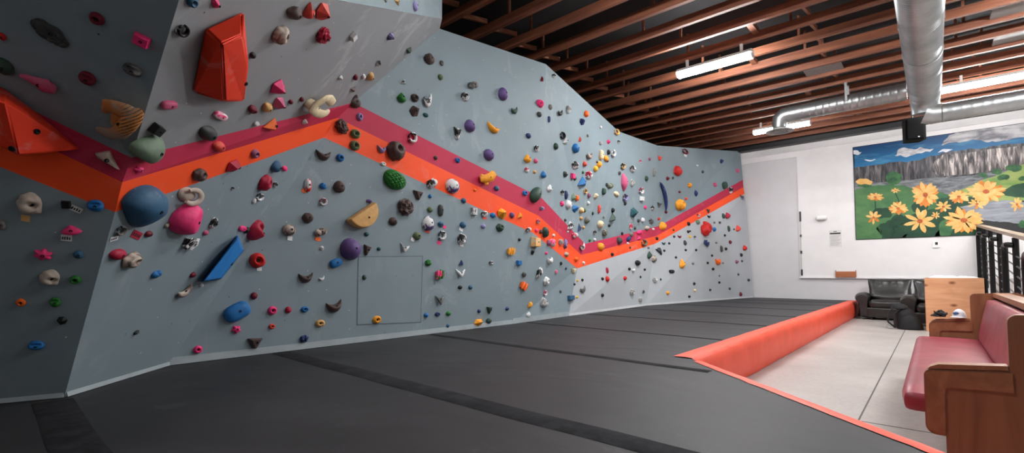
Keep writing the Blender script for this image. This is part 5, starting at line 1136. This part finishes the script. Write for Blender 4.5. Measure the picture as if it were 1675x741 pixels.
for x, y, kk_, lab in LIGHTS:
    M_TUBE = tube_mat(kk_)
    e = empty('strip_light', (x, y, 4.70), lab, 'light', .0, 'fluorescent strip lights'); L = 1.24 if x != .95 else 1.5
    bm = B(); prism(bm, [(-.055, .06), (.055, .06), (.095, .0), (-.095, .0)], 'x', -L/2, L/2); o = finish('housing', bm, M_HOUSE, smooth=False); o.parent = e
    bm = B(); prism(bm, [(-.092, -.001), (.092, -.001), (.085, -.05), (.05, -.075), (-.05, -.075), (-.085, -.05)], 'x', -L/2+.01, L/2-.01); o = finish('diffuser', bm, M_TUBE, smooth=False); o.parent = e
    for s in (-1, 1):
        bm = B(); prism(bm, [(-.097, -.003), (.097, -.003), (.088, -.054), (.052, -.080), (-.052, -.080), (-.088, -.054)], 'x', s*(L/2-.004)-.005, s*(L/2-.004)+.005); o = finish('end_cap', bm, M_HOUSE, smooth=False); o.parent = e
        bm = B(); box(bm, s*.45-.02, s*.45+.02, -.02, .02, .06, .199); o = finish('mount_bracket', bm, M_HOUSE, smooth=False); o.parent = e
# ---------------------------------------------------------------- mural painted on a flat panel (flat layers, a millimetre apart)
MY = BY-.045; MK = .2968
mural_bm = B(); mi_of = {}; mmats = []
def mm(name, m):
    if name not in mi_of: mi_of[name] = len(mmats); mmats.append(m)
    return mi_of[name]
def mp(zx, zy, lay): return at_Y(1380+zx*MK, 200+zy*MK, MY-.0012*lay)
XL, XR = at_Y(1395.7, 241.6, MY).x, 2.95
ZT, ZB = at_Y(1395.7, 241.6, MY).z, at_Y(1404.6, 391.4, MY).z
def clampm(p): return Vector((max(XL, min(XR, p.x)), p.y, max(ZB, min(ZT, p.z))))
def mpoly(pts, mat, lay):
    ps = []
    for x, y in pts:
        q = clampm(mp(x, y, lay))
        if not ps or (q-ps[-1]).length > 1e-4: ps.append(q)
    f = poly(mural_bm, ps, mat); return f
def wob(pts, amp, n=6, seed=0, closed=True):
    out = []; m = len(pts)
    for i in range(m if closed else m-1):
        a, b = pts[i], pts[(i+1) % m]
        for k in range(n):
            t = k/n; x, y = a[0]+(b[0]-a[0])*t, a[1]+(b[1]-a[1])*t
            out.append((x+amp*noise.noise(Vector((x*.03, y*.03, seed))), y+amp*noise.noise(Vector((x*.03, y*.03, seed+9)))))
    if not closed: out.append(pts[-1])
    return out
def paint(name, stops, scale=(1, 1, 1), ns=3, detail=5, dist=.4, rough=.55):
    q = NT(name); q.pr(.5, 0, .3); v = q.coord('Object', scale); f = q.noise(v, ns, detail, .6, dist); q.col(q.ramp(f, [(p, rgb(c)) for p, c in stops])); return q.m
# sky: painted darker blue at the top to pale blue at the cliff line
q = NT('mural_sky'); q.pr(.5, 0, .3); g = q.n('ShaderNodeTexCoord'); sx = q.n('ShaderNodeSeparateXYZ'); q.l(g.outputs['Object'], sx.inputs[0])
mr = q.n('ShaderNodeMapRange'); mr.inputs['From Min'].default_value = 3.55; mr.inputs['From Max'].default_value = ZT; q.l(sx.outputs['Z'], mr.inputs['Value'])
ff = q.noise(q.coord('Object', (.6, 1, 3)), 2.5, 5); cs = q.ramp(mr.outputs[0], [(0, rgb((84, 154, 184))), (.45, rgb((26, 104, 150))), (1, rgb((14, 60, 104)))])
q.col(q.mix(q.ramp(ff, [(.55, (0,0,0)), (.75, (.3,.3,.3))]), cs, rgb((120, 190, 220)))); m_sky = mm('sky', q.m)
m_cl = mm('cloud', paint('mural_cloud', [(.3, (140, 140, 148)), (.6, (206, 206, 208))], (1, 1, 2), 5)); m_clw = mm('cloudw', paint('mural_cloud_white', [(.3, (200, 206, 214)), (.7, (236, 238, 240))], (1, 1, 2), 5))
m_cliff = mm('cliff', paint('mural_cliff', [(.36, (30, 29, 32)), (.47, (84, 79, 80)), (.57, (140, 130, 128)), (.65, (214, 204, 196))], (7, 1, .9), 2.2, 6, .8))
m_cliffd = mm('cliffd', paint('mural_cliff_dark', [(.38, (34, 34, 38)), (.52, (74, 72, 76)), (.66, (118, 112, 112))], (6, 1, .8), 2.2, 6, .8))
m_scr = mm('scree', paint('mural_scree', [(.35, (74, 78, 84)), (.65, (140, 144, 146))], (1, 1, 4), 5, 6))
m_gr = mm('green', paint('mural_green', [(.3, (48, 98, 62)), (.7, (88, 130, 78))], (1, 1, 1.6), 1.8)); m_dg = mm('dgreen', paint('mural_dark_green', [(.3, (18, 54, 40)), (.7, (36, 78, 50))], (1, 1, 1), 3))
m_lg = mm('lgreen', paint('mural_light_green', [(.3, (108, 146, 72)), (.7, (166, 178, 106))], (1, 1, 2), 2)); m_bush = mm('bush', paint('mural_bush', [(.35, (30, 74, 48)), (.65, (66, 116, 66))], (1, 1, 1), 9))
m_riv = mm('river', paint('mural_river', [(.3, (112, 116, 124)), (.7, (168, 172, 180))], (1, 1, 5), 2)); m_y = mm('petal', paint('mural_petal', [(.3, (222, 164, 76)), (.7, (236, 200, 132))], (1, 1, 1), 7)); m_o = mm('petalo', paint('mural_petal_orange', [(.3, (196, 104, 36)), (.7, (226, 146, 58))], (1, 1, 1), 7))
m_c = mm('heart', paint('mural_flower_heart', [(.3, (150, 62, 30)), (.7, (206, 108, 52))], (1, 1, 1), 12)); m_bk = mm('rim', M_BLK); m_cd = mm('clouddark', paint('mural_cloud_dark', [(.35, (104, 104, 112)), (.6, (190, 188, 190))], (1, 1, 2.5), 3))
# board
box(mural_bm, XL-.015, XR+.015, MY+.0005, MY+.012, ZB-.015, ZT+.015, m_bk)
def zz(pts): return pts
R = 1800   # far beyond the frame: the board's own end
mpoly([(0, -400), (R, -400), (R, 200), (990, 170), (60, 290)], m_sky, 1)
mpoly([(0, 190), (60, 190)] + [(60, 262), (0, 262)], m_sky, 1)
cl_top = wob([(40, 252), (200, 232), (330, 216), (420, 206), (500, 180), (600, 158), (700, 148), (850, 128), (994, 114), (1300, 60), (R, 20)], 9, 7, 1, False)
mpoly(cl_top+[(R, 300), (994, 280), (700, 310), (480, 330), (40, 345)], m_cliffd, 2)
ct2 = wob([(490, 220), (560, 178), (700, 165), (850, 145), (994, 128), (1300, 80)], 10, 7, 3, False)
mpoly(ct2+[(1300, 210), (994, 250), (820, 268), (700, 285), (520, 298), (480, 262)], m_cliff, 3)
mpoly(wob([(40, 330), (250, 328), (480, 306), (700, 296), (994, 250), (1300, 190), (R, 150)], 7, 6, 5, False)+[(R, 420), (700, 430), (200, 400), (40, 380)], m_scr, 4)
mpoly(wob([(60, 372), (140, 352), (240, 342), (340, 352), (430, 385), (520, 380), (640, 420)], 6, 6, 7, False)+[(760, 700), (60, 700)], m_gr, 5)
mpoly(wob([(600, 392), (700, 350), (760, 318), (860, 288), (994, 228), (1200, 150), (R, 60)], 6, 6, 8, False)+[(R, 480), (994, 430), (760, 450), (600, 440)], m_lg, 5)
mpoly(wob([(200, 560), (330, 520), (520, 470), (560, 700), (220, 700)], 12, 6, 31), m_dg, 6)
mpoly(wob([(520, 420), (640, 395), (760, 420), (860, 470), (760, 540), (720, 700), (500, 700)], 10, 6, 10), m_dg, 6)
mpoly(wob([(640, 468), (760, 440), (895, 428), (990, 440), (1250, 470), (R, 480), (R, 640), (994, 560), (860, 548), (770, 540), (690, 500)], 5, 5, 11), m_riv, 7)
mpoly(wob([(840, 400), (930, 350), (1000, 335), (1100, 350), (1100, 420), (920, 410)], 9, 6, 12), m_dg, 8)
def ell(cx, cy, rx, ry, mat, lay, amp=0, n=22, seed=0): mpoly(wob([(cx+rx*math.cos(2*PI*i/n), cy+ry*math.sin(2*PI*i/n)) for i in range(n)], amp, 2, seed) if amp else [(cx+rx*math.cos(2*PI*i/n), cy+ry*math.sin(2*PI*i/n)) for i in range(n)], mat, lay)
for a in ((275, 308, 46, 36), (845, 272, 28, 16), (880, 303, 36, 16), (940, 252, 46, 20), (770, 292, 26, 12), (985, 562, 25, 20), (990, 312, 24, 12), (1150, 240, 60, 30), (1300, 330, 70, 40)): ell(*a, m_bush, 8, 8, 18, a[0])
ell(115, 326, 48, 17, m_y, 9, 9, 16, 2); ell(112, 348, 40, 10, m_bush, 8, 6, 16, 3)
# big leaves
for cx, cy, rx, ry in ((235, 590, 60, 36), (320, 600, 46, 40), (210, 500, 55, 30), (560, 585, 40, 50), (420, 470, 46, 30), (150, 610, 60, 60), (380, 640, 60, 40), (300, 540, 40, 26)): ell(cx, cy, rx, ry, m_dg if cx not in (150, 560) else m_gr, 9, 12, 16, cx)
# clouds
def cloud(pts, mat, lay, seed): mpoly(wob(pts, 12, 5, seed), mat, lay)
cloud([(275, 182), (300, 158), (345, 140), (385, 148), (430, 138), (500, 152), (440, 168), (380, 186), (320, 188)], m_cl, 9, 21)
cloud([(535, 120), (580, 80), (640, 40), (760, 20), (900, -20), (1100, -80), (1400, -120), (1400, 20), (994, 78), (900, 100), (800, 108), (720, 96), (620, 110)], m_cd, 9, 22)
cloud([(520, 162), (560, 150), (600, 152), (560, 168)], m_clw, 9, 23); cloud([(56, 160), (75, 156), (100, 164), (75, 178), (56, 176)], m_clw, 9, 24); cloud([(120, 210), (150, 200), (180, 206), (150, 214)], m_clw, 9, 25)
# flowers: cx cy rx ry petals turn
def flower(cx, cy, rx, ry, n, a0, lay, seed):
    r = random.Random(seed)
    for ring in ((0, 1) if n > 8 else (1,)):
        for k in range(n):
            a = a0+2*PI*(k+.5*(ring == 0))/n+r.uniform(-.14, .14); L = r.uniform(.85, 1.08)*(1 if ring else .92); wd = .15*r.uniform(.8, 1.15)*(11/n)**.5
            pts = []
            for i in range(12):
                t = i/11; u = t if i < 6 else t
            for t, w in ((.1, .25), (.35, .8), (.6, 1.0), (.82, .75), (1.0, .08), (.82, -.75), (.6, -1.0), (.35, -.8), (.1, -.25)):
                px, py = t*L, w*wd; x = px*math.cos(a)-py*math.sin(a); y = px*math.sin(a)+py*math.cos(a); pts.append((cx+x*rx, cy+y*ry))
            low = math.sin(a) > .45
            mpoly(pts, m_o if (ring == 0 and r.random() < .75) or (low and r.random() < .4) else m_y, lay+ring*.5)
    ell(cx, cy, rx*.17, ry*.17, m_c, lay+1, 0, 12)
for i, a in enumerate(((450, 400, 82, 76, 9, .2), (420, 545, 92, 72, 8, .5), (663, 540, 118, 76, 10, .1), (785, 382, 112, 72, 10, .3), (635, 410, 66, 40, 9, .6), (300, 475, 58, 40, 9, .2), (174, 412, 50, 24, 9, .1), (165, 525, 44, 42, 7, .7),
                     (285, 376, 30, 16, 7, .2), (550, 465, 52, 34, 8, .4), (735, 450, 54, 32, 8, .2), (508, 512, 25, 22, 7, .5), (955, 452, 40, 44, 8, .3), (1130, 440, 90, 80, 9, .2), (1330, 520, 110, 90, 10, .5))):
    flower(*a, 10+i*.15*0+(i % 3)*.5, i)
for x0, y0, x1, y1 in ((174, 436, 178, 540), (286, 392, 320, 470), (300, 515, 300, 600)): mpoly([(x0-3, y0), (x0+3, y0), (x1+3, y1), (x1-3, y1)], m_dg, 9.5)
me_ = bpy.data.meshes.new('mural')
for f in mural_bm.faces:
    f.normal_update()
mural_bm.to_mesh(me_); mural_bm.free()
for m in mmats: me_.materials.append(m)
mu = bpy.data.objects.new('mural', me_); C.objects.link(mu)
tag(mu, 'large painted mural of yellow flowers, green meadow and grey cliffs on the white wall', 'mural')
# ---------------------------------------------------------------- world and exposure
w = bpy.data.worlds.new('world'); SC.world = w; w.use_nodes = True
bg = w.node_tree.nodes['Background']; bg.inputs['Color'].default_value = (.75, .8, .9, 1); bg.inputs['Strength'].default_value = .05
vs_ = SC.view_settings; vs_.view_transform = 'Standard'; vs_.look = 'None'; vs_.gamma = 1; vs_.use_curve_mapping = False; vs_.exposure = 0.0
SC.cycles.max_bounces = 8; SC.cycles.diffuse_bounces = 4; SC.cycles.sample_clamp_indirect = 6
